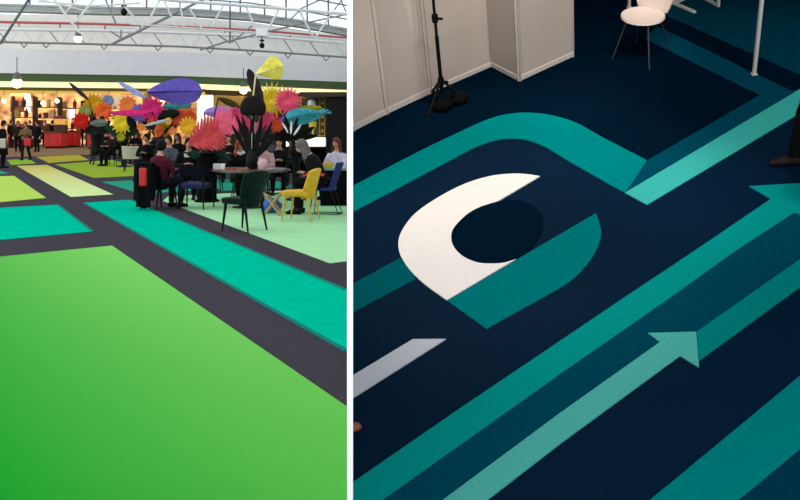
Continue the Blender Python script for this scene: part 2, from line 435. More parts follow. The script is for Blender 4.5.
shelf('dark display shelf at the far left behind the standing people', 12, 33, 96, 60, 4, 1)
shelf('dark display shelf between the far left people and red counter', 35, 58, 97, 60.5, 4, 2)
shelf('dark display shelf behind the white tablet screen', 60, 86, 98, 61, 4, 3)
shelf('dark display shelf half hidden behind the orange flower', 90, 122, 99, 61.5, 4, 4)
shelf('dark display shelf behind the purple leaf flower group', 125, 165, 102, 62, 4, 5)
for i, x in enumerate((4, 43, 57, 109, 163)):
    c = P(x, 101 + (i % 2) * 2, 57)
    t = thing('pendant_lamp', ['pendant globe lamp above the person in black at far left', 'pendant globe lamp left of the red counter kiosk', 'pendant globe lamp right above the yellow kiosk sign',
              'pendant globe lamp above the orange flower', 'pendant globe lamp below the purple leaf'][i], 'lamp', c, 0, 'cafe pendant lamps')
    MB().ball((0, 0, 0), .14).build('globe', mat('globe_lamp', (255, 226, 180), .4, .02, emit=4), t)
    MB().tube([(0, 0, .18), (0, 0, .75)], .02, 6).build('cord', M['black'], t)

def counter(label, x0, x1, y0, y1, m=red):
    Y = EYE * F / (y1 - CY); a = P(x0, y1, Y); b = P(x1, y0, Y); w = b.x - a.x; h = b.z
    t = thing('red_counter', label, 'counter', (a.x + w / 2, Y, 0), 0, 'red cafe counters')
    MB().box((0, .5, h / 2 + .05), (w, 1.0, h - .1)).build('counter_body', m, t, bevel=.06)
    MB().box((0, .5, h - .03), (w + .1, 1.1, .08)).build('countertop', mat('dark_red', (110, 14, 10), .4), t, bevel=.02)
    MB().box((0, .5, .04), (w - .1, .9, .08)).build('plinth', M['black'], t)
    for k in (-.25, .25): MB().box((w * k, -.005, h * .5), (.02, .02, h * .7)).build('seam', mat('dark_red', (110, 14, 10), .4), t)
counter('red cafe counter on the left with the kiosk box standing on it', 44, 62, 132, 148.5)
counter('red cafe counter on the right below the white screen', 63, 75.5, 131, 147.5)
counter('small red counter far left behind the standing people', 7, 21, 124, 146)
counter('narrow red counter behind the black flower pedestal', 87, 110, 133, 149)
Yk = 52
t = thing('kiosk_sign', 'yellow lit kiosk box with a dark red cap on the red counter', 'kiosk', (P(59.5, 130, 56.4).x, 56.4, 1.038), 0)
MB().box((0, .2, .22), (.75, .4, .44)).build('kiosk_body', wood, t, bevel=.02)
MB().box((0, .2, .63), (.7, .36, .36)).build('sign_face', mat('amber_sign', (226, 160, 70), .5, .1, emit=.35), t, bevel=.02)
MB().box((0, .2, .9), (.62, .34, .2)).build('kiosk_roof', mat('dark_red', (110, 14, 10), .4), t, bevel=.02)
Yt = 58.6
t = thing('tablet_screen', 'bright white tablet screen standing on the right red counter', 'screen', (P(72, 120, Yt).x, Yt, 1.079), 0)
MB().box((0, 0, 1.09), (.47, .05, .70)).build('bezel', M['black'], t, bevel=.01)
MB().box((0, -.03, 1.09), (.41, .02, .64)).build('display', mat('white_display', (226, 232, 250), .4, .01, emit=1.0), t)
MB().tube([(0, .02, 0), (0, .02, .8)], .035, 8).build('stand_pole', M['black'], t)
MB().lathe([(.2, 0), (.2, .03), (.04, .05)], 14).build('stand_base', M['black'], t)

# dark exhibition stand at the right with poster and light box
Yb = 27
def stand_box(x0, y0, x1, y1, Y, dep):
    a = P(x0, y1, Y); b = P(x1, y0, Y); c = (a + b) / 2
    return MB().box((c.x, Y + dep / 2, c.z), (b.x - a.x, dep, b.z - a.z))
rt = P(316, 171.9, Yb + 1); rt.z = 0
t = thing('exhibition_stand', 'black exhibition stand behind the woman at the right edge', 'stand', rt)
w2 = Matrix.Translation(-rt)
a = P(281, 96, 29); b = P(348, 96, 29)
MB().box(((a.x + b.x) / 2, 29.1, a.z / 2), (b.x - a.x, .15, a.z)).xf(w2).build('rear_wall', M['blackcloth'], t)
a = P(326, 94, 26.4); b = P(346.5, 94, 26.4)
MB().box(((a.x + b.x) / 2, 27.6, a.z / 2), (b.x - a.x, 2.4, a.z)).xf(w2).build('side_cabin', M['black'], t, bevel=.02)
stand_box(300, 92, 347, 96.5, 26.2, 2.7).xf(w2).build('header', mat('dark_brown', (44, 32, 16), .6), t)
t = thing('poster', 'framed olive poster with yellow and white bottle shapes on the black stand', 'poster', P(305, 117, 28.95))
MB().box((0, 0, 0), (P(325, 0, 28.9).x - P(285, 0, 28.9).x, .04, 1.28)).build('board', mat('olive_board_print', (58, 52, 26), .5, .5, 2), t)
gold = mat('gold_print', (196, 160, 60), .5)
k = 28.9 / F
def rel(px, py): return Vector(((px - 305) * k, -.03, (117 - py) * k))
fr = MB()
for (x0, y0, x1, y1) in ((301, 98, 325, 98), (325, 98, 325, 136), (301, 136, 325, 136), (320, 98, 320, 136), (288, 100, 288, 136), (301, 98, 301, 136), (285, 100, 301, 100)):
    fr.tube([rel(x0, y0), rel(x1, y1)], .018, 6)
fr.build('gold_frame', gold, t)
f0 = MB().lathe([(.02, -.16), (.11, -.14), (.14, -.02), (.12, .1), (.05, .14)], 14).xf(Matrix.Translation(rel(312, 104)) @ Matrix.Scale(.25, 4, (0, 1, 0)))
f0.build('white_motif', M['white'], t)
f0 = MB().lathe([(.15, -.24), (.15, -.2), (.03, -.17), (.03, -.02), (.12, .08), (.14, .22), (.10, .24)], 14).xf(Matrix.Translation(rel(313, 129)) @ Matrix.Scale(.25, 4, (0, 1, 0)))
f0.build('yellow_motif', mat('yellow_motif', (222, 196, 60), .5), t)
for k2 in range(5): MB().box(rel(322.5, 103 + k2 * 7), (.07, .03, .09)).build('gold_tile', gold, t)
t = thing('light_box', 'long white light box low on the black stand behind the grey haired woman', 'light box', P(306, 142, 28.6))
MB().box((0, 0, 0), (39 * 28.6 / F, .25, 9 * 28.6 / F)).build('lit_face', mat('white_lightbox', (255, 246, 226), .5, .01, emit=1.1), t, bevel=.02)
MB().box((0, .12, -.17), (39.5 * 28.6 / F, .3, .04)).build('box_shelf', M['black'], t)

# ------------------------------------------------------------------ giant paper flowers
def inplane(ang, tilt=0, yaw=0):
    return Matrix.Rotation(yaw, 4, 'Z') @ Matrix.Rotation(-ang, 4, 'Y') @ Matrix.Rotation(tilt, 4, 'X')
def leaf(L, W, pw=.8, cup=.12, bend=.08, th=.012, skew=1.0):
    def fn(u, v):
        w = W / 2 * max(.02, math.sin(PI * min(.999, u ** skew)) ** pw)
        s = v * 2 - 1
        return Vector((u * L, -cup * W * (1 - abs(s)) + bend * L * math.sin(PI * u), s * w))
    return MB().shell(fn, 18, 8, th)
def rib(L, W, bend=.08, cup=.12, r=.012):
    pts = [Vector((u * L, -cup * W - .012 + bend * L * math.sin(PI * u), 0)) for u in [i / 10 for i in range(11)]]
    return MB().tube(pts, [r * 1.3 - r * .1 * i for i in range(11)], 6)
def spiky(Rr, n=18, layers=3, w=.16, depth=.35):
    mb = MB()
    for l in range(layers):
        rr = Rr * (1 - .22 * l); tilt = .15 + .38 * l
        for k in range(n):
            a = 2 * PI * (k + .5 * l) / n
            lf = MB().shell(lambda u, v: Vector((u * rr, -math.sin(u * 1.2) * depth * rr * tilt, (v * 2 - 1) * w * rr * math.sin(PI * min(.999, .12 + .88 * u)) ** .7)), 5, 2, .012)
            lf.xf(Matrix.Rotation(a, 4, 'Y')); mb.join(lf)
    return mb
def monstera(Rr, n=9):
    mb = MB()
    for sgn in (-1, 1):
        for k in range(n):
            u0 = k / n; x0 = Rr * (-.9 + 1.75 * u0); wid = Rr * 1.05 * math.sin(PI * (.12 + .82 * u0)) ** .7
            def fn(u, v, x0=x0, wid=wid, sgn=sgn):
                return Vector((x0 + (v - .5) * Rr * 2.35 / n * (1 - .72 * u ** 1.4) + u * wid * .55, -.06 * Rr * math.sin(u * 2.4), sgn * u * wid))
            mb.shell(fn, 5, 2, .012)
    mb.tube([(-Rr, -.02, 0), (Rr, -.02, 0)], [.03 * Rr, .012 * Rr], 6)
    return mb
def feather(L, W, n=26):
    mb = MB()
    for sgn in (-1, 1):
        for k in range(n):
            u0 = k / n; x0 = L * u0 * .8
            ln = W * (1 - .55 * u0) * (.8 + .4 * random.random())
            an = .10 + .22 * random.random()
            def fn(u, v, x0=x0, ln=ln, sgn=sgn, an=an):
                return Vector((x0 + u * ln * math.cos(an) * 1.3 + (v - .5) * .03, -.05 * math.sin(u * 3), sgn * (u * ln * math.sin(an)) + .02 * u))
            mb.shell(fn, 4, 1, .008)
    mb.tube([(0, 0, 0), (L, 0, 0)], [.03, .01], 6)
    return mb
PAPER = {}
def paper(name, col): return mat('paper_' + name, col, .8, .2, 9, sheen=.05 if sum(col) > 150 else 0, spec=.12)

class Arrangement:
    def __init__(s, label, base, group='giant paper flower arrangements'):
        s.base = Vector(base); s.t = thing('flower_arrangement', label, 'flower arrangement', base, 0, group)
    def top(s, z): s.src = Vector((0, 0, z)); return s
    def part(s, name, mb, m, px, py, Y, ang=0, tilt=0, yaw=0, label=None, stem=True, bow=.0):
        c = P(px, py, Y) - s.base
        o = mb.xf(inplane(ang, tilt, yaw)).build(name, m, s.t); o.location = c
        if label: o['label'] = label
        if stem:
            mid = s.src.lerp(c, .55) + Vector((bow, .05, .05))
            st = MB().tube([s.src - c, (mid - c), Vector((0, .03, 0))], .016, 6).build('stem', stem if not isinstance(stem, bool) else M['black'], o)
        return o
px_m = lambda n, Y: n * Y / F

# table + arrangement A: vase on the round table
YT = 17.4
table_c = P(250, 172, YT); table_c.z = 0
t = thing('round_table', 'round dark pedestal table between the green and yellow chairs', 'table', table_c)
MB().lathe([(.02, .70), (.74, .70), (.78, .715), (.78, .735), (.76, .745), (.0, .745)], 40).build('tabletop', mat('dark_walnut_top', (72, 62, 56), .25, .2, 8, spec=.6), t)
MB().lathe([(.05, .04), (.05, .7)], 16).build('pedestal', M['black'], t)
MB().lathe([(.34, 0), (.34, .02), (.1, .05), (.0, .05)], 24).build('base_plate', M['black'], t)
def stuff_on_table(name, label, dx, dy, mb, m, cat, group=None):
    o = mb.build(name, m); o.location = table_c + Vector((dx, dy, .746)); return tag(o, label, cat, group)
cup = lambda: MB().lathe([(.028, 0), (.04, .06), (.044, .11), (.038, .11), (.034, .03), (.0, .02)], 14)
stuff_on_table('paper_cup', 'white paper cup on the left part of the round table', -.48, -.2, cup(), M['white'], 'cup')
stuff_on_table('napkin_holder', 'small pale napkin block on the left edge of the round table', -.62, -.02, MB().box((0, 0, .05), (.16, .1, .1)), mat('pale_napkin', (206, 196, 180), .8), 'napkins')
stuff_on_table('flower_pot', 'pale pink lantern pot on the right part of the round table', .30, -.35, MB().lathe([(.06, 0), (.09, .05), (.1, .14), (.07, .2), (.075, .22)], 16), mat('pale_pink', (214, 170, 178), .6), 'pot')
stuff_on_table('menu_card', 'small brown menu block lying on the round table', -.08, -.45, MB().box((0, 0, .02), (.24, .16, .04)), mat('brown_card', (150, 92, 62), .7), 'card')
stuff_on_table('menu_card', 'small red menu block lying at the left of the round table', -.3, -.42, MB().box((0, 0, .02), (.16, .12, .04)), mat('red_card', (160, 60, 50), .7), 'card')

A = Arrangement('flower arrangement with a black dome flower in a black vase on the round table', table_c + Vector((.03, .1, .746))).top(.34)
MB().lathe([(.1, 0), (.13, .1), (.11, .26), (.06, .36), (.07, .38)], 18).build('vase', M['black'], A.t)
Ya = YT + .1
bl = paper('black', (22, 20, 18))
for dx, dy, an, l in ((-14, -4, 118, 38), (-8, -2, 102, 44), (-1, -3, 92, 40), (6, -2, 80, 44), (12, -2, 66, 40), (16, -2, 52, 34), (-4, -8, 110, 46)):
    A.part('blade_leaf', leaf(px_m(l, Ya), px_m(4.5, Ya), .7, .1, .06), bl, 253 + dx * .25, 158, Ya, math.radians(an), stem=False)
rd = px_m(13.2, Ya)
A.part('dome_flower', MB().ball((0, 0, 0), (rd, rd * .55, rd), 26, 16, lambda d: 1 if d.z > -.5 else .5 / -d.z).xf(Matrix.Translation((0, 0, -rd * .05))), bl, 253, 108, Ya, label='black dome shaped paper flower')
yl = paper('pale_yellow', (236, 216, 92))
o = A.part('yellow_leaf', leaf(px_m(29, Ya), px_m(24, Ya), .6, .14, .05, skew=1.9), yl, 255.5, 74, Ya + .1, math.radians(17), .25, label='pale yellow giant leaf at the very top', stem=paper('cream_stem', (206, 200, 150)), bow=-.05)
rib(px_m(29, Ya), px_m(24, Ya), .05, .14).xf(inplane(math.radians(17), .25)).build('midrib', paper('cream_stem', (206, 200, 150)), o)
o = A.part('brown_leaf', leaf(px_m(37, Ya), px_m(11, Ya), .45, .12, .08), paper('dark_plum', (52, 38, 44)), 262, 103, Ya + .25, math.radians(112), .2, label='dark plum long leaf beside the yellow leaf', bow=.05)
rib(px_m(37, Ya), px_m(11, Ya), .08).xf(inplane(math.radians(112), .2)).build('midrib', bl, o)
A.part('pink_flower', spiky(px_m(11, Ya), 12, 2, .26), paper('rose_pink', (214, 70, 110)), 268, 122, Ya + .35, stem=True)
A.part('orange_flower', spiky(px_m(8, Ya), 12, 2, .26), paper('burnt_orange', (190, 70, 40)), 276, 126, Ya + .3)
A.part('pink_flower', spiky(px_m(8, Ya), 12, 2, .26), paper('rose_pink', (214, 70, 110)), 246, 125, Ya + .45)
A.part('pale_pink_flower', spiky(px_m(7, Ya), 12, 2, .26), paper('blush', (216, 150, 166)), 258, 128, Ya + .4)

# arrangement B on the dark counter / tall pedestal right
Ybq = 19.0
cb = P(296, 200, Ybq); cb.z = 0
t = thing('pedestal', 'tall black flower pedestal behind the grey haired woman', 'pedestal', cb)
MB().lathe([(.24, 0), (.24, .03), (.08, .08), (.07, .8), (.18, .9), (.18, .93)], 18).build('pedestal_column', M['black'], t)
B = Arrangement('flower arrangement with the teal feather leaf, standing on the tall black pedestal', cb + Vector((0, 0, .931))).top(.12)
MB().lathe([(.12, 0), (.16, .1), (.13, .22)], 16).build('pot', M['black'], B.t)
B.part('yellow_flower', spiky(px_m(19, Ybq), 20, 3, .05, .3), paper('lemon_yellow', (226, 196, 44)), 272, 100, Ybq + .1, label='yellow spiky paper flower')
B.part('pink_flower', spiky(px_m(15, Ybq), 20, 4, .085, .4), paper('hot_pink', (236, 88, 120)), 288, 101, Ybq - .1, label='hot pink spiky paper flower beside the yellow one')
B.part('chartreuse_leaf', leaf(px_m(32, Ybq), px_m(8, Ybq), .6), paper('chartreuse', (150, 146, 24)), 290, 112, Ybq, math.radians(8), .2)
tf = paper('teal_feather', (70, 168, 182))
B.part('feather_leaf', feather(px_m(44, Ybq), px_m(15, Ybq), 34), tf, 287, 118, Ybq - .25, math.radians(8), .2, label='teal feather shaped leaf')
B.part('feather_leaf', leaf(px_m(36, Ybq), px_m(17, Ybq), .55, skew=.7), tf, 285, 119, Ybq - .2, math.radians(7), .2, stem=False)
for k in range(7):
    B.part('striped_leaf', leaf(px_m(13 if k % 2 else 18, Ybq), px_m(2.2 if k % 2 else 3.6, Ybq), .6), M['white'] if k % 2 else bl, 292 - k * 1.4 + 3, 136 - k * .6, Ybq - .3, math.radians(40 + k * 16), stem=False)
for k in range(9):
    B.part('black_frond', leaf(px_m(26, Ybq), px_m(6, Ybq), .6), bl, 292, 140, Ybq, math.radians(10 + k * 20), .2, stem=False)
B.part('violet_leaf', leaf(px_m(22, Ybq), px_m(5, Ybq), .6), paper('violet', (120, 96, 180)), 272, 128, Ybq - .2, math.radians(38), .2)
B.part('red_flower', spiky(px_m(9, Ybq), 12, 2, .22), paper('crimson', (176, 30, 40)), 276, 118, Ybq + .5)

# arrangement C: coral monstera
Yc = 18.6
cc_ = P(207, 201, Yc); cc_.z = 0
t = thing('pedestal', 'tall black flower pedestal behind the dark blue armchair', 'pedestal', cc_)
MB().lathe([(.26, 0), (.26, .03), (.2, .06), (.2, .8), (.24, .9), (.24, .93)], 18).build('pedestal_column', M['blackcloth'], t)
Cc = Arrangement('flower arrangement with the coral slit leaf above the dark blue armchair', cc_ + Vector((0, 0, .931))).top(.1)
MB().lathe([(.12, 0), (.17, .08), (.13, .16)], 16).build('pot', M['black'], Cc.t)
coral = paper('coral', (226, 78, 84))
Cc.part('slit_leaf', monstera(px_m(18, Yc), 9), coral, 206, 136, Yc - .2, math.radians(24), .25, label='coral pink giant slit leaf')
Cc.part('slit_leaf', monstera(px_m(15, Yc), 8), paper('pink_coral', (230, 100, 130)), 225, 124, Yc + .15, math.radians(150), .2, label='lighter pink slit leaf behind the coral one')
Cc.part('lilac_leaf', leaf(px_m(38, Yc), px_m(13, Yc), .5), paper('lilac', (158, 130, 206)), 204, 112, Yc + .5, math.radians(-3), .2, label='pale lilac leaf')
Cc.part('yellow_flower', spiky(px_m(10, Yc), 14, 2, .2), paper('amber', (226, 166, 40)), 188, 126, Yc + .2)
Cc.part('orange_flower', spiky(px_m(8, Yc), 14, 2, .2), paper('burnt_orange', (190, 70, 40)), 190, 117, Yc + .5)
Cc.part('white_flower', spiky(px_m(9, Yc), 14, 2, .25), paper('paper_white', (230, 226, 226)), 208, 126, Yc + .4)
Cc.part('pink_flower', spiky(px_m(12, Yc), 16, 2, .2), paper('rose_pink', (214, 70, 110)), 236, 118, Yc + .4)
Cc.part('olive_leaf', leaf(px_m(26, Yc), px_m(7, Yc), .6), paper('dark_olive', (62, 56, 22)), 218, 98, Yc + .6, math.radians(-24), .2, label='dark olive narrow leaf')
Cc.part('green_leaf', leaf(px_m(28, Yc), px_m(8, Yc), .6), paper('dark_green', (20, 54, 40)), 205, 150, Yc, math.radians(-20), .2)
Cc.part('green_leaf', leaf(px_m(28, Yc), px_m(10, Yc), .6), paper('dark_green', (20, 54, 40)), 214, 158, Yc, math.radians(170), .2)

# arrangement D: purple leaf group
Yd = 25.0
cd = P(158, 180, Yd); cd.z = 0
t = thing('pedestal', 'tall black flower pedestal behind the man in maroon', 'pedestal', cd)
MB().lathe([(.3, 0), (.3, .03), (.1, .08), (.1, .9), (.22, 1.0), (.22, 1.03)], 18).build('pedestal_column', M['black'], t)
D = Arrangement('flower arrangement topped by the huge purple leaf', cd + Vector((0, 0, 1.031))).top(.1)
MB().lathe([(.14, 0), (.2, .1), (.15, .2)], 16).build('pot', M['black'], D.t)
pur = paper('purple', (100, 84, 176))
o = D.part('purple_leaf', leaf(px_m(54, Yd), px_m(26, Yd), .40, .10, .05, skew=1.5), pur, 148, 92, Yd, math.radians(1), .1, label='huge purple oval leaf')
rib(px_m(54, Yd), px_m(27, Yd), .05, .10, .022).xf(inplane(math.radians(1), .1)).build('midrib', paper('deep_purple', (58, 44, 120)), o)
D.part('blue_leaf', leaf(px_m(32, Yd), px_m(6, Yd), .6), paper('pale_blue', (150, 156, 206)), 146, 98, Yd + .2, math.radians(150), .2, label='pale blue narrow leaf')
D.part('magenta_leaf', leaf(px_m(42, Yd), px_m(6.5, Yd), .6), paper('magenta', (206, 40, 110)), 152, 112, Yd - .2, math.radians(181), .2, label='magenta narrow leaf lying flat')
D.part('magenta_flower', spiky(px_m(14, Yd), 11, 3, .15), paper('magenta', (206, 40, 110)), 152, 109, Yd - .1, label='magenta spiky paper flower')
D.part('violet_flower', spiky(px_m(10, Yd), 12, 2, .3), paper('violet', (120, 96, 180)), 140, 113, Yd + .1)
D.part('teal_leaf', leaf(px_m(30, Yd), px_m(8, Yd), .6), paper('soft_teal', (70, 140, 150)), 162, 107, Yd + .1, math.radians(4), .2)
D.part('tan_leaf', leaf(px_m(22, Yd), px_m(9, Yd), .6), paper('tan', (200, 160, 96)), 144, 110, Yd + .3, math.radians(75), .2)
D.part('black_leaf', leaf(px_m(22, Yd), px_m(10, Yd), .6), bl, 158, 117, Yd - .2, math.radians(12), .2)
D.part('orange_flower', spiky(px_m(9, Yd), 12, 2, .3), paper('orange', (226, 120, 60)), 186, 113, Yd + .2)
D.part('rust_flower', spiky(px_m(9, Yd), 12, 2, .3), paper('burnt_orange', (190, 70, 40)), 178, 118, Yd)
D.part('grey_arch', leaf(px_m(26, Yd), px_m(3, Yd), .5), paper('silver', (176, 180, 180)), 144, 126, Yd - .3, math.radians(14), .2)
D.part('amber_flower', spiky(px_m(9, Yd), 12, 2, .3), paper('amber', (226, 166, 40)), 166, 129, Yd + .3)
D.part('orange_leaf', leaf(px_m(20, Yd), px_m(6, Yd), .6), paper('orange', (226, 120, 60)), 156, 140, Yd - .1, math.radians(80), .2)

rnd = random.Random(3)
for k in range(12):
    x = 134 + k * 4.6; m_ = (bl, paper('dark_green', (20, 54, 40)), paper('dark_plum', (52, 38, 44)))[k % 3]
    D.part('dark_leaf', leaf(px_m(15 + rnd.random() * 6, Yd), px_m(8 + rnd.random() * 3, Yd), .6), m_, x, 132 - rnd.random() * 8, Yd + .25 + rnd.random() * .3, math.radians(rnd.uniform(20, 160)), .2, stem=False)
for k, (x, y) in enumerate(((141, 127), (151, 122), (168, 121), (173, 131), (160, 132))):
    D.part('rust_bud', spiky(px_m(4.5, Yd), 9, 2, .3), paper(('orange', 'burnt_orange', 'amber')[k % 3], ((226, 120, 60), (190, 70, 40), (226, 166, 40))[k % 3]), x, y, Yd - .15, stem=False)

# arrangement F: yellow flower above the white chair
Ye = 33.0
ce = P(124, 168, Ye); ce.z = 0
t = thing('pedestal', 'tall black flower pedestal behind the white chair', 'pedestal', ce)
MB().lathe([(.3, 0), (.3, .03), (.1, .08), (.1, .8), (.2, .88), (.2, .91)], 18).build('pedestal_column', M['black'], t)
Fa = Arrangement('flower arrangement with the yellow spiky flower above the white chair', ce + Vector((0, 0, .911))).top(.1)
MB().lathe([(.14, 0), (.2, .1), (.15, .2)], 16).build('pot', M['black'], Fa.t)
Fa.part('yellow_flower', spiky(px_m(12, Ye), 15, 3, .10), paper('lemon_yellow', (226, 196, 44)), 122, 123, Ye - .2, label='yellow spiky flower')
Fa.part('dark_leaf', leaf(px_m(20, Ye), px_m(9, Ye), .6), paper('dark_green', (20, 54, 40)), 122, 136, Ye, math.radians(150), .2)
Fa.part('dark_leaf', leaf(px_m(20, Ye), px_m(9, Ye), .6), paper('dark_green', (20, 54, 40)), 124, 136, Ye, math.radians(30), .2)
Fa.part('lime_flower', spiky(px_m(5, Ye), 12, 2, .2), paper('chartreuse', (150, 146, 24)), 121, 137, Ye - .3)
Fa.part('orange_flower', spiky(px_m(10, Ye), 12, 2, .25), paper('orange', (226, 120, 60)), 128, 105, Ye + .4)
Fa.part('black_leaf', leaf(px_m(24, Ye), px_m(12, Ye), .6), bl, 124, 138, Ye + .1, math.radians(90), .2)

# arrangement G: orange and red flowers on a dark tripod pedestal
Yg = 35.0
cg = P(97, 164.4, Yg); cg.z = 0
t = thing('flower_tripod', 'black tripod flower stand on the olive carpet', 'stand', cg)
for k in range(3):
    a = 2 * PI * k / 3 + .5
    MB().tube([(math.cos(a) * .42, math.sin(a) * .42, 0), (0, 0, .75)], .03, 6).build('leg', M['black'], t)
MB().lathe([(.18, .38), (.26, .5), (.22, .95), (.28, 1.15), (.28, 1.2)], 16).build('planter', M['black'], t)
Gg = Arrangement('flower arrangement of orange and red blooms on the black tripod stand', cg + Vector((0, 0, 1.201))).top(.05)
MB().lathe([(.2, 0), (.16, .1), (.05, .14)], 14).build('foam_mound', M['black'], Gg.t)
Gg.part('orange_flower', spiky(px_m(11, Yg), 12, 3, .16), paper('vivid_orange', (232, 96, 44)), 104, 112, Yg, label='vivid orange spiky flower')
Gg.part('red_flower', spiky(px_m(10, Yg), 11, 3, .16), paper('scarlet', (200, 32, 24)), 81, 121, Yg - .1, label='scarlet spiky flower')
Gg.part('amber_flower', spiky(px_m(12, Yg), 16, 2, .14), paper('amber_gold', (206, 150, 30)), 94, 104, Yg + .3)
Gg.part('blue_flower', spiky(px_m(7, Yg), 14, 2, .25), paper('dusty_blue', (130, 140, 172)), 108, 101, Yg + .5)
Gg.part('green_flower', spiky(px_m(7, Yg), 14, 2, .3), paper('sage', (140, 146, 80)), 85, 111, Yg + .2)
Gg.part('grey_leaf', leaf(px_m(18, Yg), px_m(8, Yg), .6), paper('grey_green', (110, 124, 112)), 90, 124, Yg - .2, math.radians(5), .3)
Gg.part('sage_leaf', leaf(px_m(14, Yg), px_m(5, Yg), .6), paper('sage', (140, 146, 80)), 74, 128, Yg + .1, math.radians(10), .3)
o = Gg.part('plum_blade', leaf(px_m(26, Yg), px_m(4, Yg), .5, .1, .05), paper('dark_plum', (52, 38, 44)), 88.5, 100, Yg, math.radians(138), .2, label='long dark plum blade leaf')
for k in range(6):
    Gg.part('black_frond', leaf(px_m(17, Yg), px_m(6, Yg), .6), bl, 98, 132, Yg - .1, math.radians(10 + k * 32), .2, stem=False)

# ------------------------------------------------------------------ chairs
def leg_mb(top, bot, r0=.024, r1=.013): return MB().tube([top, bot], [r0, r1], 8)
def wing_chair(label, loc, rot, fabric, legm, name='dining_chair', back_h=.88, bw=0.0):
    """upholstered chair facing local +y: round-fronted seat, wrapped back flaring at the top"""
    t = thing(name, label, 'chair', loc, rot)
    def seat(u, v):
        x = (u - .5) * 2; y = (v - .5) * 2
        k = 1 - .12 * max(0, y) ** 2
        return Vector((x * .245 * k, y * .235 + .02, .475 - .02 * (x * x + y * y) * .5))
    MB().shell(seat, 10, 10, .085).build('seat', fabric, t, bevel=.015)
    def back(u, v):
        a = (u - .5) * 2; w = .235 + bw - (.05 + bw) * (1 - v) ** 2 + .02 * v
        wrap = .10 * (1 - .55 * v)
        top = .05 * (1 - abs(a) ** 2.5)
        return Vector((a * w, -.23 - .10 * v + wrap * abs(a) ** 2.2 * 1.4, .38 + (back_h - .43) * v + top * v))
    MB().shell(back, 14, 10, .05).build('backrest', fabric, t, bevel=.01)
    for sx in (-1, 1):
        leg_mb((sx * .19, .18, .43), (sx * .215, .235, 0)).build('leg', legm, t)
        leg_mb((sx * .18, -.2, .43), (sx * .205, -.29, 0)).build('leg', legm, t)
    MB().box((0, -.01, .425), (.38, .38, .03)).build('seat_frame', legm, t)
    return t
gfab = mat('dark_green_velvet', (6, 30, 24), .85, .3, 12, sheen=.05, spec=.1); blkleg = mat('black_wood', (10, 9, 9), .5, spec=.15)
loc = G(243.5, 230.5)
wing_chair('dark green velvet dining chair with black legs on the mint carpet', loc, math.radians(56), gfab, blkleg, back_h=.92, bw=.02)
yfab = mat('mustard_fabric', (206, 158, 18), .65, .1, 12); yleg = mat('mustard_legs', (210, 160, 30), .5, .1)
loc = G(299.5, 220.5)
wing_chair('mustard yellow dining chair with yellow legs, facing left', loc, math.radians(76), yfab, yleg)
bfab = mat('black_velvet', (9, 9, 12), .85, .3, 12, spec=.08)
loc = G(160, 209)
wing_chair('black upholstered chair holding the man in maroon', loc, math.radians(-32), bfab, blkleg)

def open_armchair(label, loc, rot):
    t = thing('armchair', label, 'chair', loc, rot)
    MB().shell(lambda u, v: Vector(((u - .5) * .5, (v - .5) * .48, .47 - .03 * ((u - .5) ** 2 + (v - .5) ** 2) * 4)), 8, 8, .09).build('seat', mat('navy_seat', (22, 30, 84), .8, .2), t, bevel=.015)
    def back(u, v):
        a = (u - .5) * PI * 1.0
        return Vector((math.sin(a) * .31, -.30 + .34 * (1 - math.cos(a)) ** 1.2 , .62 + .20 * v - .06 * (1 - math.cos(a)) * v))
    MB().shell(back, 18, 5, .04).build('backrest', mat('dark_navy_velvet', (10, 13, 26), .85, .3, 12, spec=.08), t, bevel=.01)
    for sx in (-1, 1):
        leg_mb((sx * .24, .2, .62), (sx * .27, .26, 0)).build('leg', blkleg, t)
        leg_mb((sx * .21, -.21, .66), (sx * .25, -.31, 0)).build('leg', blkleg, t)
    MB().box((0, 0, .42), (.46, .44, .03)).build('seat_frame', blkleg, t)
open_armchair('dark armchair with an open back and navy blue seat', G(196, 208.5), math.radians(-6))

def slab_chair(label, loc, rot):
    t = thing('side_chair', label, 'chair', loc, rot)
    bm = mat('royal_blue_fabric', (22, 34, 104), .75, .2, 12)
    MB().shell(lambda u, v: Vector(((u - .5) * .34, (v - .5) * .42 + .05, .46)), 6, 6, .06).build('seat', bm, t, bevel=.015)
    MB().shell(lambda u, v: Vector(((u - .5) * (.30 + .08 * v), -.14 - .16 * v + .05 * ((u - .5) * 2) ** 2, .46 + .47 * v)), 8, 8, .045).build('backrest', bm, t, bevel=.01)
    for sx in (-1, 1):
        MB().tube([(sx * .14, -.12, .44), (sx * .15, -.26, .02), (sx * .15, .26, .02), (sx * .14, .2, .44)], .012, 8).build('sled_leg', M['black'], t)
    MB().tube([(-.15, -.26, .02), (.15, -.26, .02)], .012, 8).build('crossbar', M['black'], t)
p_ = P(326, 0, 16.1); slab_chair('royal blue chair with thin black sled legs holding the grey haired woman', Vector((p_.x, 16.1, 0)), math.radians(80))

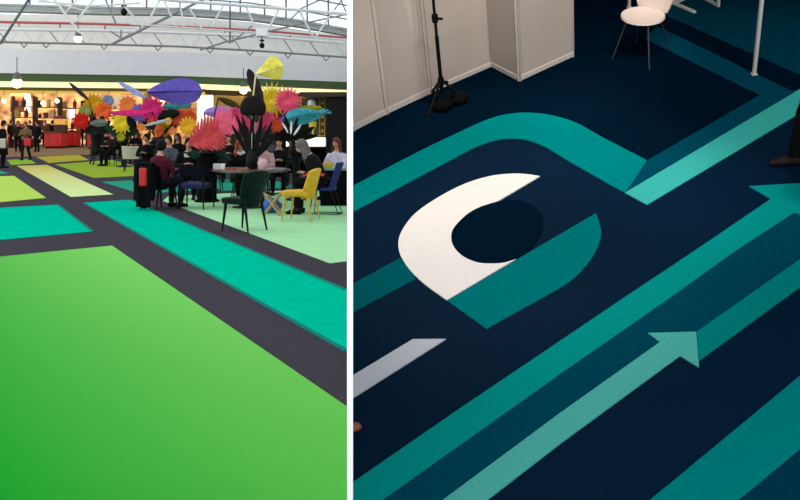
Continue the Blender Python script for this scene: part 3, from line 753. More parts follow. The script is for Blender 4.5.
def shell_chair(label, loc, rot, m, legm, right=False):
    t = thing('shell_chair', label, 'chair', loc, rot, right=right)
    def seat(u, v):
        a = u * 2 * PI; r = v
        return Vector((math.cos(a) * .225 * r, math.sin(a) * .215 * r + .02, .455 + .018 * r ** 3))
    MB().shell(seat, 24, 5, .022).build('seat', m, t)
    def back(u, v):
        a = (u - .5) * 2; w = .12 + .10 * math.sin(PI * min(1, .15 + .62 * v)) - .02 * v
        return Vector((a * w, -.18 - .13 * v ** 1.2 + .05 * a * a * v, .46 + .38 * v - .03 * a * a * v))
    MB().shell(back, 12, 12, .018).build('backrest', m, t)
    for sx in (-1, 1):
        leg_mb((sx * .12, .12, .445), (sx * .22, .24, 0), .009, .008).build('leg', legm, t)
        leg_mb((sx * .12, -.1, .445), (sx * .21, -.23, 0), .009, .008).build('leg', legm, t)
    MB().lathe([(.02, .43), (.15, .43), (.15, .445), (.02, .445)], 16).build('seat_mount', legm, t)
    return t
wpl = mat('white_plastic', (232, 226, 220), .4, .03)
t = thing('shell_chair', 'white shell chair seen from behind below the yellow flower', 'chair', G(131, 171.5), math.radians(12))
MB().shell(lambda u, v: Vector(((u - .5) * (.5 + .06 * v), -.2 - .1 * v + .1 * ((u - .5) * 2) ** 2, .42 + .43 * v)), 10, 10, .03).build('backrest', mat('off_white_plastic', (186, 184, 166), .5), t, bevel=.01)
MB().shell(lambda u, v: Vector(((u - .5) * .48, (v - .5) * .46, .44)), 8, 8, .03).build('seat', mat('off_white_plastic', (186, 184, 166), .5), t, bevel=.01)
for sx in (-1, 1):
    for sy in (-1, 1): leg_mb((sx * .17, sy * .17, .43), (sx * .21, sy * .24, 0)).build('leg', blkleg, t)

# counter at right edge with green top, bag, pole, red bag
a = P(319, 168, 17.6); b = P(348, 168, 17.6); w = b.x - a.x
t = thing('draped_counter', 'black draped counter with a grey green top at the right edge', 'counter', ((a.x + b.x) / 2, 18.2, 0))
MB().box((0, 0, .35), (w - .04, 1.1, .7)).build('drape', M['blackcloth'], t, bevel=.02)
MB().box((0, 0, .725), (w, 1.2, .05)).build('countertop', mat('grey_green_top', (110, 140, 116), .4), t, bevel=.01)
o = MB().box((0, 0, .05), (.16, .12, .1)).build('yellow_box', mat('yellow_box', (190, 160, 30), .5), bevel=.01); o.location = (a.x + .16, 17.85, .751)
tag(o, 'small yellow box on the black draped counter', 'box')
o = MB().ball((0, 0, .13), (.19, .13, .14), fn=lambda d: 1 + .12 * noise.noise(d * 2.2)).build('plastic_bag', mat('blue_plastic', (24, 92, 176), .3, .2, 8)); o.location = G(271.5, 213); o.location.z += 0.0
tag(o, 'crumpled blue plastic bag on the floor behind the yellow chair', 'bag')
g = G(280, 216); e2 = P(262.5, 193, g.y + .25)
t = thing('folding_stool', 'pale wooden crossed-leg stool between the green and yellow chairs', 'stool', g)
wd = mat('pale_wood', (176, 142, 92), .6)
e2 = Vector((-.30, .1, .40))
MB().tube([(0, 0, 0.01), e2], .018, 8).build('leg', wd, t); MB().tube([(-.30, 0, 0.01), (0.0, .1, .40)], .018, 8).build('leg', wd, t)
MB().tube([(0, .3, 0.01), e2 + Vector((0, .3, 0))], .018, 8).build('leg', wd, t); MB().tube([(-.30, .3, 0.01), (0.0, .4, .40)], .018, 8).build('leg', wd, t)
MB().shell(lambda u, v: Vector((-.30 + .30 * u, .1 + .3 * v, .40 - .03 * math.sin(PI * u))), 6, 3, .012).build('seat', M['blackcloth'], t)
t = thing('shoulder_bag', 'red shoulder bag hanging at the chair of the man in maroon', 'bag', G(143, 212) + Vector((0, 0, .47)))
MB().box((0, 0, .17), (.13, .1, .34)).build('bag_body', mat('red_fabric', (206, 34, 34), .6), t, bevel=.03)
MB().tube([(-.05, 0, .33), (0, 0, .48), (.05, 0, .33)], .01, 6).build('strap', M['black'], t)
cm = Matrix.Translation(G(160, 209)) @ Matrix.Rotation(math.radians(-32), 4, 'Z')
t = thing('coat', 'long black coat draped over the chair of the man in maroon', 'coat', G(160, 209), math.radians(-32))
def drape(u, v):
    a = (u - .5) * 2
    return Vector((a * (.205 + .03 * math.sin(5 * v)), -.40 - .03 * math.sin(7 * u) - .06 * v * (1 - v), .86 - .80 * v + .02 * math.sin(9 * u)))
MB().shell(drape, 16, 12, .04).build('coat_back', M['blackcloth'], t)
MB().shell(lambda u, v: Vector((.205 * (u - .5) * 2, -.40 + .12 * v, .875 + .02 * math.sin(PI * v) - .10 * v * v)), 10, 5, .035).build('collar', M['blackcloth'], t)
for sx in (-1, 1): MB().tube([(sx * .20, -.38, .82), (sx * .235, -.36, .5), (sx * .215, -.40, .2)], [.05, .055, .045], 10).build('sleeve', M['blackcloth'], t)

# ------------------------------------------------------------------ people
SEATS = []
SKIN = mat('skin', (196, 140, 116), .55, .06, 20)
def person(label, loc, rot, pose, top, bottom, hair, hair_style='short', shoe=(16, 15, 15), scale=1.0, long_coat=False, lean=0.0, arms=None, right=False, turn=0.0, scarf=None, voxel=.02, group=None):
    t = thing('person', label, 'person', loc, rot, group, right)
    seated = pose == 'sit'
    hz = .52 if seated else .93
    def T(p):                                             # lean the upper body about the hips
        p = Vector(p); q = p - Vector((0, 0, hz)); c, s = math.cos(lean), math.sin(lean)
        return Vector((q.x, q.y * c + q.z * s, hz - q.y * s + q.z * c))
    ch, nk = T((0, 0, hz + .33)), T((0, -.01, hz + .53))
    head = T((0, .03, hz + .675))
    body = MB(); shirt = MB(); tro = MB(); shoe_list = []
    tor = [T((0, 0, hz - .06)), T((0, 0, hz + .12)), T((0, 0, hz + .30)), T((0, -.01, hz + .44)), T((0, -.01, hz + .52))]
    body.tube(tor, [(.15, .10), (.135, .095), (.165, .11), (.15, .09), (.06, .055)], 14, flat=(1, 0, 0))
    shirt.tube(tor[:4] + [T((0, -.01, hz + .50))], [(.175, .125), (.16, .118), (.19, .135), (.178, .115), (.08, .075)], 16, flat=(1, 0, 0))
    body.tube([T((0, -.01, hz + .46)), T((0, .01, hz + .66))], [.058, .052], 10)
    Hm = Matrix.Translation(head) @ Matrix.Rotation(turn, 4, 'Z') @ Matrix.Rotation(-lean * .6, 4, 'X')
    def hf(d):
        k = 1.0
        if d.z < 0: k -= .16 * d.z * d.z * (1 if d.y < .3 else .4)
        return k
    hd = MB().ball((0, 0, 0), (.075, .095, .115), 18, 12, hf)
    hd.tube([(0, .085, .015), (0, .112, -.025)], [.009, .016], 6)
    for sx in (-1, 1): hd.ball((sx * .076, -.005, -.005), (.012, .022, .032), 8, 6)
    hd.ball((0, .088, -.055), (.024, .012, .009), 8, 5)
    body.join(hd.xf(Hm))
    # arms
    if arms is None:
        arms = 'table' if seated else 'down'
    for sx in (-1, 1):
        sh = T((sx * .185, -.005, hz + .43))
        if arms == 'down': el = T((sx * .25, -.03, hz + .14)); wr = T((sx * .25, .06, hz - .10))
        elif arms == 'table': el = T((sx * .26, .10, hz + .17)); wr = T((sx * .13, .34, hz + .22))
        elif arms == 'lap': el = T((sx * .25, .06, hz + .15)); wr = Vector((sx * .10, .30, hz + .15))
        elif arms == 'fold': el = T((sx * .27, .06, hz + .18)); wr = T((sx * .06, .24, hz + .26))
        elif arms == 'chin': el = T((sx * .22, .22, hz + .20)); wr = T((sx * .08, .20, hz + .44))
        body.tube([sh, sh.lerp(el, .5), el, el.lerp(wr, .4), wr], [.05, .043, .036, .036, .024], 10)
        shirt.tube([sh + Vector((-sx * .03, 0, .0)), sh.lerp(el, .5), el, el.lerp(wr, .5), el.lerp(wr, .9)], [.082, .066, .054, .048, .038], 10)
        d = (wr - el).normalized(); side = Vector((sx, 0, 0)); side = (side - d * side.dot(d)).normalized(); nn = d.cross(side)
        hand = MB().tube([wr - d * .02, wr + d * .03, wr + d * .085], [(.026, .018), (.04, .017), (.038, .014)], 8, flat=side)
        for k in range(4):
            b0 = wr + d * .078 + side * (.026 - .0175 * k); L = (.066, .078, .072, .056)[k]
            bend = nn * (-.4 if nn.z > 0 else .4)
            hand.tube([b0, b0 + d * L * .5 + bend * L * .15, b0 + (d * .8 + bend) * L], [.009, .0085, .007], 6)
        b0 = wr + d * .02 - side * .03
        hand.tube([b0, b0 + (d * .6 - side * .6) * .045, b0 + (d * .95 - side * .5) * .08], [.012, .011, .008], 6)
        body.hand = getattr(body, 'hand', []) + [hand]
        # legs
        hp = Vector((sx * .09, 0, hz - .02))
        if seated: kn = Vector((sx * .13, .42, .53)); an = Vector((sx * .12, .40, .09))
        elif pose == 'walk': kn = Vector((sx * .1, .07 * sx + .06, .50)); an = Vector((sx * .09, .2 * sx - .03, .09))
        else: kn = Vector((sx * .1, .02, .50)); an = Vector((sx * .1, -.02, .09))
        body.tube([hp, hp.lerp(kn, .5), kn, kn.lerp(an, .35), an], [.085, .072, .052, .054, .036], 12)
        tro.tube([hp, hp.lerp(kn, .5), kn, kn.lerp(an, .4), an + Vector((0, 0, .0))], [.105, .090, .070, .066, .055], 12)
        fw = Vector((0, 1, 0))
        body.tube([an + Vector((0, -.02, 0)), an + Vector((0, -.02, -.05)), an + fw * .1 + Vector((0, 0, -.06))], [.036, .036, .03], 8)
        z0 = an.z - .09
        shoes = MB(); shoe_list.append(shoes)
        shoes.tube([(an.x, an.y - .075, z0 + .045), (an.x, an.y - .02, z0 + .055), (an.x, an.y + .06, z0 + .05), (an.x, an.y + .15, z0 + .034), (an.x, an.y + .19, z0 + .028)],
                   [(.03, .04), (.04, .055), (.043, .045), (.042, .03), (.024, .02)], 12, flat=(1, 0, 0))
    if not seated:
        tro.tube([Vector((0, 0, hz + .10)), Vector((0, 0, hz - .05)), Vector((0, 0, hz - .12))], [(.15, .11), (.172, .125), (.15, .11)], 14, flat=(1, 0, 0))
        if long_coat:
            shirt.tube([Vector((0, 0, hz + .1)), Vector((0, -.01, hz - .2)), Vector((0, -.02, hz - .45))], [(.17, .13), (.21, .17), (.235, .2)], 16, flat=(1, 0, 0))
    else:
        tro.tube([Vector((0, -.02, hz + .08)), Vector((0, 0, hz - .05))], [(.165, .12), (.17, .13)], 14, flat=(1, 0, 0))
    parts = []
    bo = body.build('body', SKIN, t, remesh=voxel)
    for hnd in body.hand: hnd.build('hand', SKIN, t)
    mt = lambda nm, c, r=.85: mat('%s_%d_%d_%d' % (nm, *c), c, r, .18, 14, spec=.1)
    shirt.build('coat' if long_coat else 'top', mt('cloth', top), t, remesh=voxel)
    tro.build('trousers', mt('cloth', bottom), t, remesh=voxel)
    for s1 in shoe_list: s1.build('shoe', mt('shoe', shoe, .5), t)
    eyes = MB()
    for sx in (-1, 1): eyes.ball((sx * .03, .086, .018), (.011, .008, .007), 8, 6)
    eyes.xf(Hm).build('eyes', M['black'], t)
    hr = MB()
    hm = mt('hair', hair, .6)
    def cap(u, v):
        a = u * 2 * PI; th = v * 2.3
        front = math.sin(a)
        th *= (1 - .5 * max(0, front + .25) ** 1.2 / 1.3)
        return Vector((math.sin(th) * math.cos(a) * .086, math.sin(th) * math.sin(a) * .106 - .004, math.cos(th) * .128))
    hr.shell(cap, 20, 8, .014)
    if hair_style == 'long':
        def fall(u, v):
            a = PI + .25 + (PI - .5) * u - 0.0
            a = PI * (1.0 + u)
            return Vector((math.cos(a) * (.088 + .025 * v), math.sin(a) * (.10 + .02 * v) + .01, .03 - .30 * v))
        hr.shell(fall, 14, 8, .035)
    elif hair_style == 'bun': hr.ball((0, -.11, .07), .045)
    hr.xf(Hm).build('hair', hm, t)
    if scarf:
        MB().tube([T((.10, .02, hz + .50)), T((.02, .10, hz + .47)), T((-.09, .05, hz + .50)), T((-.06, -.08, hz + .51)), T((.07, -.08, hz + .51)), T((.10, .02, hz + .50))], .035, 8).build('scarf', mt('cloth', scarf), t)
    t.scale = (scale,) * 3
    return t
def at(px, Y, dz=0): p = P(px, 0, Y); return Vector((p.x, Y, dz))
D2 = math.radians
K = (14, 13, 16)
# seated near group
person('seated man in a maroon shirt with short black hair, seen from behind', G(160, 209) + Vector((0, .02, 0)), D2(-32), 'sit', (78, 24, 38), (24, 26, 40), (16, 12, 12), arms='table', turn=0.1)
person('seated woman in black with dark hair holding a phone, facing the camera', at(189, 19.4), D2(190), 'sit', K, (18, 18, 22), (20, 14, 12), arms='fold', lean=.1)
person('seated ginger haired woman with a white scarf at the round table', at(239, 19.3), D2(205), 'sit', (24, 20, 22), K, (176, 84, 40), 'long', arms='table', lean=.15, turn=.3, scarf=(226, 222, 220))
person('seated person in a pale pink top behind the black leaf vase', at(263, 19.6), D2(170), 'sit', (206, 160, 168), (40, 36, 42), (30, 20, 18), arms='table')
person('seated grey haired woman in a black coat leaning forward beside the yellow chair', at(323, 16.1), D2(84), 'sit', (18, 17, 19), K, (96, 92, 90), 'long', arms='lap', lean=.5, scale=1.1)
person('seated brown haired woman in a lilac white top at the right edge', at(337, 19.4), D2(150), 'sit', (206, 196, 214), K, (98, 52, 50), 'long', arms='table')
person('seated person in dark clothes between the vase and the grey haired woman', at(279, 20.6), D2(185), 'sit', (20, 20, 26), K, (22, 18, 18), arms='fold')
person('seated person in dark grey behind the coral leaf', at(216, 21.6), D2(170), 'sit', (30, 32, 36), K, (30, 20, 16), arms='table')
person('seated person in a grey top just behind the man in maroon', at(169, 22.4), D2(165), 'sit', (72, 76, 82), K, (40, 28, 24), arms='table')
person('seated person in black left of the man in maroon', at(147, 25.5), D2(170), 'sit', K, K, (24, 18, 16), arms='fold')
person('seated person in dark brown beside the white chair', at(112, 34), D2(150), 'sit', (34, 24, 24), K, (24, 18, 16), arms='table')
person('seated person in black behind the white chair', at(136, 36.5), D2(180), 'sit', K, K, (50, 30, 20), 'long', arms='table')
person('seated person in dark clothes behind the black tripod stand', at(106, 40), D2(200), 'sit', (20, 18, 24), K, (30, 20, 16), arms='fold')
for px, Y, rot, c, h, st, lb in (
    (178, 27, 170, (16, 15, 18), (60, 34, 22), 'long', 'seated woman in black under the orange flower of the purple leaf group'),
    (200, 26.5, 190, (40, 26, 30), (20, 16, 14), 'short', 'seated person in dark plum behind the coral leaf, nearest the amber flower'),
    (229, 25, 185, (16, 15, 18), (70, 40, 24), 'long', 'seated woman in black behind the ginger haired woman'),
    (251, 24.5, 172, (30, 26, 24), (18, 14, 13), 'short', 'seated person in dark brown behind the black vase'),
    (291, 23.5, 190, (14, 14, 18), (24, 18, 16), 'short', 'seated person in black behind the black flower pedestal'),
    (156, 31, 180, (26, 20, 26), (30, 20, 16), 'short', 'seated person in dark purple behind the purple leaf pedestal'),
    (119, 41, 185, (14, 14, 16), (40, 24, 18), 'long', 'seated woman in black behind the yellow flower pedestal'),
    (98, 44, 170, (30, 18, 18), (24, 18, 16), 'short', 'seated person in dark red behind the tripod stand')):
    person(lb, at(px, Y), D2(rot), 'sit', c, K, h, st, arms='fold' if px % 2 else 'table', voxel=.025)
    SEATS.append((px, Y, 'black stool under the ' + lb.replace('seated ', '')))
# standing people at left
person('person in black standing at the left edge of the hall', at(3, 32.3), D2(-80), 'stand', (14, 14, 18), K, (26, 18, 16), long_coat=True, scale=.99)
person('woman in an olive jacket walking with a red bag', at(26, 39), D2(175), 'walk', (112, 92, 62), (26, 18, 20), (90, 54, 32), 'long', arms='fold', scale=.96)
person('person in a long black coat near the red counters', at(37, 50), D2(160), 'stand', K, K, (20, 16, 16), long_coat=True)
person('person in dark brown behind the walking woman', at(18, 49), D2(200), 'stand', (44, 30, 24), K, (40, 26, 20))
for i, (px, Y, c, h, ds) in enumerate([(-6, 55, (60, 40, 30), (30, 20, 16), 'person in brown in the cafe queue beyond the person in black'),
                                   (30, 56, (26, 22, 24), (60, 36, 24), 'dark dressed person between the walking woman and the long coat'),
                                   (45, 59, (90, 60, 40), (30, 20, 16), 'person in tan behind the left red counter'),
                                   (81, 60, (44, 24, 22), (24, 18, 16), 'person in dark red behind the scarlet flower'),
                                   (11, 57, (30, 18, 14), (30, 20, 16), 'person in dark brown right behind the far left red counter'),
                                   (66, 60.5, (50, 26, 18), (24, 18, 16), 'person in rust brown between the kiosk sign and white screen'),
                                   (90, 60, (24, 20, 20), (50, 30, 20), 'person in black behind the sage green flower'),
                                   (105, 57, (60, 34, 22), (30, 20, 16), 'person in brown behind the orange flower'),
                                   (52, 59.5, (20, 18, 20), (70, 40, 26), 'person in black behind the left red counter, beside the kiosk box')]):
    person(ds, at(px, Y), D2(150 + 25 * i), 'stand', c, K, h, voxel=.03, scale=1.02)
t = thing('handbag', 'red handbag carried by the walking woman in olive', 'bag', at(27.5, 38.6, .62))
MB().box((0, 0, .16), (.3, .13, .32)).build('bag_body', mat('red_fabric', (206, 34, 34), .6), t, bevel=.04)
MB().tube([(-.1, 0, .31), (-.07, 0, .52), (.07, 0, .52), (.1, 0, .31)], .012, 6).build('handle', M['black'], t)
t = thing('tote_bag', 'pale tote bag carried by the person in black at the left edge', 'bag', at(1.5, 31.9, .72))
MB().box((0, 0, .17), (.3, .1, .34)).build('bag_body', mat('pale_canvas', (186, 184, 170), .8), t, bevel=.03)
MB().tube([(-.09, 0, .33), (-.06, 0, .58), (.06, 0, .58), (.09, 0, .33)], .012, 6).build('handle', M['black'], t)
o = MB().box((0, 0, 0), (.16, .01, .08)).build('phone', M['white'], bevel=.004); o.location = P(188, 155.5, 18.95); o.rotation_euler = (.5, 0, .1)
tag(o, 'white phone held by the woman in black', 'phone')
t = thing('red_scarf', 'red scarf lying across the lap of the grey haired woman', 'scarf', at(313, 15.75, .60))
MB().shell(lambda u, v: Vector((-.17 + .36 * u, -.1 + .2 * v, .13 + .02 * math.sin(9 * u) - .05 * abs(u - .5))), 12, 4, .03).build('scarf_cloth', mat('bright_red_cloth', (214, 30, 30), .7), t)
# black stools for the people whose seats the photo hides
def stool(px, Y, label):
    t = thing('stool', label, 'stool', at(px, Y))
    MB().lathe([(.02, .40), (.2, .40), (.21, .43), (.18, .455), (.0, .455)], 18).build('seat', bfab, t)
    for k in range(4):
        a = PI / 4 + k * PI / 2
        leg_mb((math.cos(a) * .13, math.sin(a) * .13, .41), (math.cos(a) * .2, math.sin(a) * .2, 0), .016, .012).build('leg', M['black'], t)
for px, Y, lb in ((189, 19.4, 'black stool under the woman in black with a phone'), (239, 19.3, 'black stool under the ginger haired woman'), (263, 19.6, 'black stool under the person in pale pink'),
                  (337, 19.4, 'black stool under the brown haired woman'), (279, 20.6, 'black stool under the dark dressed person right of the vase'),
                  (216, 21.6, 'black stool under the person behind the coral leaf'), (169, 22.4, 'black stool under the person in a grey top'), (147, 25.5, 'black stool under the person left of the man in maroon'),
                  (112, 34, 'black stool under the person in dark brown'), (136, 36.5, 'black stool under the person behind the white chair'), (106, 40, 'black stool under the person behind the tripod stand'), *SEATS):
    stool(px, Y, lb)

# ================================================================== RIGHT HALL
navy = mat('navy_carpet', (3, 29, 51), .6, .25, 90, .25, spec=.03)
def Rpoly(name, label, pts, m, z=.008, cat='floor marking', base=0.0, group=None):
    g = [R(x, y) for x, y in pts]; g = [Vector((p.x, p.y, base)) for p in g]
    c = sum(g, Vector()) / len(g); c.z = 0
    o = MB().prism(g, (0, 0, z)).build(name, m, origin=c, smooth=False)
    inright(o); return tag(o, label, cat, group)
g = [R(351.5, 640), R(1500, 640), R(1300, -130), R(351.5, -130)]
g = [Vector((p.x, p.y, 0)) for p in g]
o = MB().prism(g, (0, 0, -.08)).build('floor_right', navy, smooth=False); inright(o); struct(o)

tealA = carpet('teal_inlay', (0, 122, 122), .03, .12, 90)
tealB = carpet('bright_teal_inlay', (0, 150, 142), .03, .12, 90)
tealL = carpet('pale_teal_inlay', (86, 182, 170), .03, .2, 90)
tealD = carpet('petrol_inlay', (0, 66, 84), .02, .15, 90)
tealN = carpet('deep_petrol_inlay', (0, 60, 78), .02, .15, 90)
whiteC = carpet('white_inlay', (236, 230, 224), .03, .05, 90)
greyC = carpet('pale_grey_inlay', (190, 190, 198), .03, .06, 90)
blackC = carpet('near_black_carpet', (2, 22, 39), .02, .2, 90)
charC = carpet('charcoal_blue_carpet', (24, 36, 52), .03, .25, 90)

# outer arch band: upper edge then lower edge back
up = smooth_pts([(352, 187), (390, 167), (425, 149), (447, 138.5), (465, 130), (483, 121.8), (501, 116), (519, 113.4), (537, 113.7), (555, 116.5), (573, 122), (587, 129)], 4) + [(600, 136.6), (647, 161)]
lo = [(625, 193.5), (591, 174.5)] + smooth_pts([(565, 159.5), (547, 148.5), (530, 141.5), (514, 139), (495, 141), (473, 149), (450, 161), (420, 177), (389, 193.5), (352, 213)], 4)
Rpoly('arch_band', 'wide teal carpet band bending in an arch above the white letter shape', up + lo, tealA)
Rpoly('carpet_band', 'teal carpet stripe entering from the left behind the white letter shape', [(352, 285), (400, 259), (416, 279.5), (352, 313.5)], carpet('muted_teal_inlay', (0, 86, 94), .02, .12, 90), .009)
outer = smooth_pts([(540, 177), (526, 175), (512, 174.6), (490, 177), (464, 185), (437, 199), (415, 214.6), (403, 230), (398.5, 243), (401, 257), (411, 272), (426, 286), (447, 301)], 5)
inner = [(516, 260)] + smooth_pts([(516, 260), (505, 263.5), (492, 264.5), (477, 263.3), (462, 256.5), (453, 246), (451.5, 235), (456, 226), (468, 214.5), (481, 207.5), (497, 202.5)], 5)[1:]
Rpoly('letter_inlay', 'large white letter C shape inlaid in the dark carpet', outer + inner, whiteC, .011)
hole = smooth_pts([(516, 260), (505, 263.5), (492, 264.5), (477, 263.3), (462, 256.5), (453, 246), (451.5, 235), (456, 226), (468, 214.5), (481, 207.5), (497, 202.5), (517, 201), (534, 207), (543, 219), (542, 232), (532, 248), (516, 260)], 4)[:-1]
Rpoly('oval_inlay', 'dark navy oval carpet inlay in the middle of the white letter', hole, blackC, .010)
Rpoly('shadow_inlay', 'teal rounded carpet inlay touching the white letter on its lower right', [(447.5, 301.5), (486.5, 329.5)] + smooth_pts([(515, 313.5), (545, 297), (570, 282), (588, 264), (598, 247), (601, 231), (596, 214)], 5) + [(516.5, 260.5)], carpet('mid_teal_inlay', (0, 112, 114), .02, .12, 90), .009)
# strip frame upper right
Rpoly('carpet_band', 'petrol carpet stripe along the lower edge of the dark field', [(647, 161), (760, 95.4), (792, 91.6), (805, 87.5), (625.5, 193)], tealD, .007)
Rpoly('carpet_band', 'petrol carpet stripe running up from the corner towards the white chair', [(760, 95.4), (645, 39.5), (657, 26.5), (792, 91.6)], tealD, .007)
Rpoly('carpet_field', 'almost black carpet field in front of the white chair', [(647, 160.4), (759, 95.4), (644, 39.3), (656, 26), (667, 16.5), (657, 5), (654, -60), (560, -60), (573, 57), (519, 81.5), (491.5, 67), (430, 94), (352, 131.5), (352, 186), (390, 166), (425, 148), (447, 137.5), (465, 129), (483, 120.8), (500, 115), (519, 112), (537, 112.5), (555, 115.3), (573, 121), (590, 129.5)], blackC, .006)
Rpoly('carpet_band', 'near black carpet stripe beyond the petrol stripe', [(657, 26), (792, 91), (806, 86.5), (800, 76), (668, 17)], blackC, .006)
Rpoly('carpet_field', 'deep petrol carpet field at the top right around the white post', [(668, 16.5), (801, 75.5), (870, 30), (870, -60), (655, -60), (658, 5)], tealN, .006)
# light stripe
Rpoly('carpet_band', 'pale teal carpet stripe with a cut end, upper right', [(625, 193.5), (805, 87), (850, 60), (850, 84), (805, 110.5), (647, 205.5)], carpet('light_teal_inlay', (58, 172, 162), .03, .14, 90), .010)
# big arrow and its bands
Rpoly('floor_arrow', 'large teal carpet arrow running to the right edge', [(352, 484), (459, 410), (565, 338.5), (622, 300), (697, 250), (771, 199.6), (749, 187), (800, 184), (860, 180.5), (850, 228), (794, 213.5), (735, 252), (668, 300), (560, 375), (384, 500), (352, 522)], carpet('arrow_teal_inlay', (4, 140, 134), .03, .14, 90), .010)
Rpoly('carpet_band', 'petrol carpet stripe between the two floor arrows', [(384, 500), (560, 375), (668, 300), (735, 252), (794, 213.5), (860, 218), (860, 222), (800, 260), (743, 300), (696, 332.5), (648, 334), (660, 343), (560, 413.5), (445, 499), (392, 540), (330, 540)], tealD, .007)
Rpoly('floor_arrow', 'smaller pale teal carpet arrow ending mid floor', [(430, 511), (445, 499.5), (560, 414), (660, 343), (647.6, 334), (696, 332.7), (699, 368), (680, 356.5), (560, 444.5), (489, 499.5), (473, 511)], carpet('pale_arrow_inlay', (78, 172, 162), .03, .2, 90), .011)
Rpoly('carpet_band', 'teal carpet stripe continuing beyond the smaller arrow head', [(696.3, 332.7), (743, 300), (800, 260), (860, 218), (860, 247), (800, 288), (783, 300), (699, 361.5)], carpet('after_arrow_inlay', (0, 126, 122), .03, .14, 90), .009)
Rpoly('carpet_band', 'wide teal carpet stripe crossing the bottom right corner', [(640, 509), (651, 500), (800, 376.5), (860, 327), (860, 402), (800, 450), (750, 491.5), (728, 509)], tealA, .009)
Rpoly('carpet_field', 'deep petrol carpet corner at the bottom right', [(729, 509), (750, 492), (800, 450.5), (860, 402.5), (860, 509)], carpet('corner_petrol', (0, 52, 72), .02, .15, 90), .006)
Rpoly('carpet_band', 'pale grey carpet stripe with a slanted end, lower left', [(351.8, 377), (413, 340), (446, 339.8), (351.8, 399.5)], greyC, .010)

# white partition walls
panelM = mat('partition_panel', (196, 182, 172), .55, .03, 3)
railM = mat('white_rail', (214, 206, 198), .45, .03)
postM = mat('panel_post', (200, 187, 177), .5, .03)
def clip_at_divider(t):
    import bmesh
    bpy.context.view_layer.update()
    nrm = Vector((1, 50 / F, 0)).normalized(); pt = Vector((on_divider(8), 8, 0)) + nrm * .03
    for o in list(t.children):
        if o.modifiers: o.modifiers.clear()
        bm = bmesh.new(); bm.from_mesh(o.data); bm.transform(o.matrix_world)
        r = bmesh.ops.bisect_plane(bm, geom=bm.verts[:] + bm.edges[:] + bm.faces[:], plane_co=pt, plane_no=nrm, clear_inner=True)
        bmesh.ops.holes_fill(bm, edges=bm.edges[:])
        if not bm.verts: bm.free(); bpy.data.objects.remove(o); continue
        bm.transform(o.matrix_world.inverted()); bm.to_mesh(o.data); bm.free()
def partition(label, p0, p1, h=3.2, group='white partition panels', back=True):
    a = R(*p0); b = R(*p1); a.z = b.z = 0
    d = b - a; L = d.length; ang = math.atan2(d.y, d.x)
    t = thing('partition_wall', label, 'partition', a, ang, group, right=True)
    MB().box((L / 2, 0, h / 2), (L - .05, .03, h - .08)).build('infill', panelM, t)
    for x in (.010, L - .010): MB().box((x, 0, h / 2), (.019, .04, h)).build('post', postM, t, bevel=.006)
    MB().box((L / 2, 0, .045), (L - .03, .045, .06)).build('base_rail', railM, t, bevel=.006)
    MB().box((L / 2, 0, h - .03), (L - .03, .05, .06)).build('top_rail', railM, t, bevel=.006)
    if p0[0] < 400: clip_at_divider(t)
    return L
ls = [partition('white partition panel nearest the added divider', (352.6, 131.5), (386.5, 114.3)),
      partition('white partition panel left of the black light stand', (386.5, 114.3), (430, 93.8)),
      partition('white partition panel right of the black light stand', (430, 93.8), (491.5, 67)),
      partition('narrow white return panel in the wall corner', (491.5, 67), (519.5, 81.5)),
      partition('white partition panel facing the room, right end of the wall', (519.5, 81.5), (573, 57))]
print('panel lengths', ls)
a = R(573, 57); b = R(560, 50)
partition('white end panel turning back behind the partition wall', (573.2, 56.6), (545, 42))

# light stand
base = R(443, 103); base.z = 0
t = thing('light_stand', 'black tripod light stand in front of the white partitions', 'light stand', base, 0.2, right=True)
MB().tube([(0, 0, .12), (0, 0, .75)], .02, 10).build('lower_tube', M['black'], t)
MB().tube([(0, 0, .7), (0.0, 0, 1.5)], .015, 10).build('middle_tube', M['black'], t)
MB().tube([(0, 0, 1.45), (0, 0, 2.9)], .012, 10).build('upper_tube', M['black'], t)
for z in (.25, .94):
    MB().lathe([(.03, z - .04), (.034, z), (.03, z + .04)], 12).build('collar', M['black'], t)
    MB().tube([(.02, -.02, z), (.06, -.05, z)], .014, 8).build('knob', M['black'], t)
for k in range(3):
    a = 2 * PI * k / 3 - .35
    e = Vector((math.cos(a), math.sin(a), 0))
    MB().tube([e * .03 + Vector((0, 0, .24)), e * .25 + Vector((0, 0, .012))], .014, 8).build('leg', M['black'], t)
    MB().tube([e * .02 + Vector((0, 0, .10)), e * .14 + Vector((0, 0, .13))], .009, 6).build('brace', M['black'], t)
    MB().ball(e * .255 + Vector((0, 0, .014)), (.02, .02, .014), 8, 6).build('rubber_foot', M['black'], t)
t = thing('sandbag', 'black sandbag lying on the feet of the light stand', 'sandbag', R(452, 106), .5, right=True)
for sx in (-1, 1): MB().ball((sx * .10, 0, .055), (.11, .085, .055), fn=lambda d: 1 + .06 * noise.noise(d * 3)).build('bag_half', M['blackcloth'], t)
MB().tube([(-.06, 0, .10), (0, 0, .13), (.06, 0, .10)], .014, 6).build('handle', M['blackcloth'], t)
# white chair
base = R(642.5, 56); base.z = 0
chrome = mat('chrome_leg', (80, 84, 88), .3, .05, metal=.6)
shell_chair('white shell chair with a round seat on the dark floor', base, math.radians(133), mat('warm_white_plastic', (238, 220, 206), .4, .03), chrome, right=True)
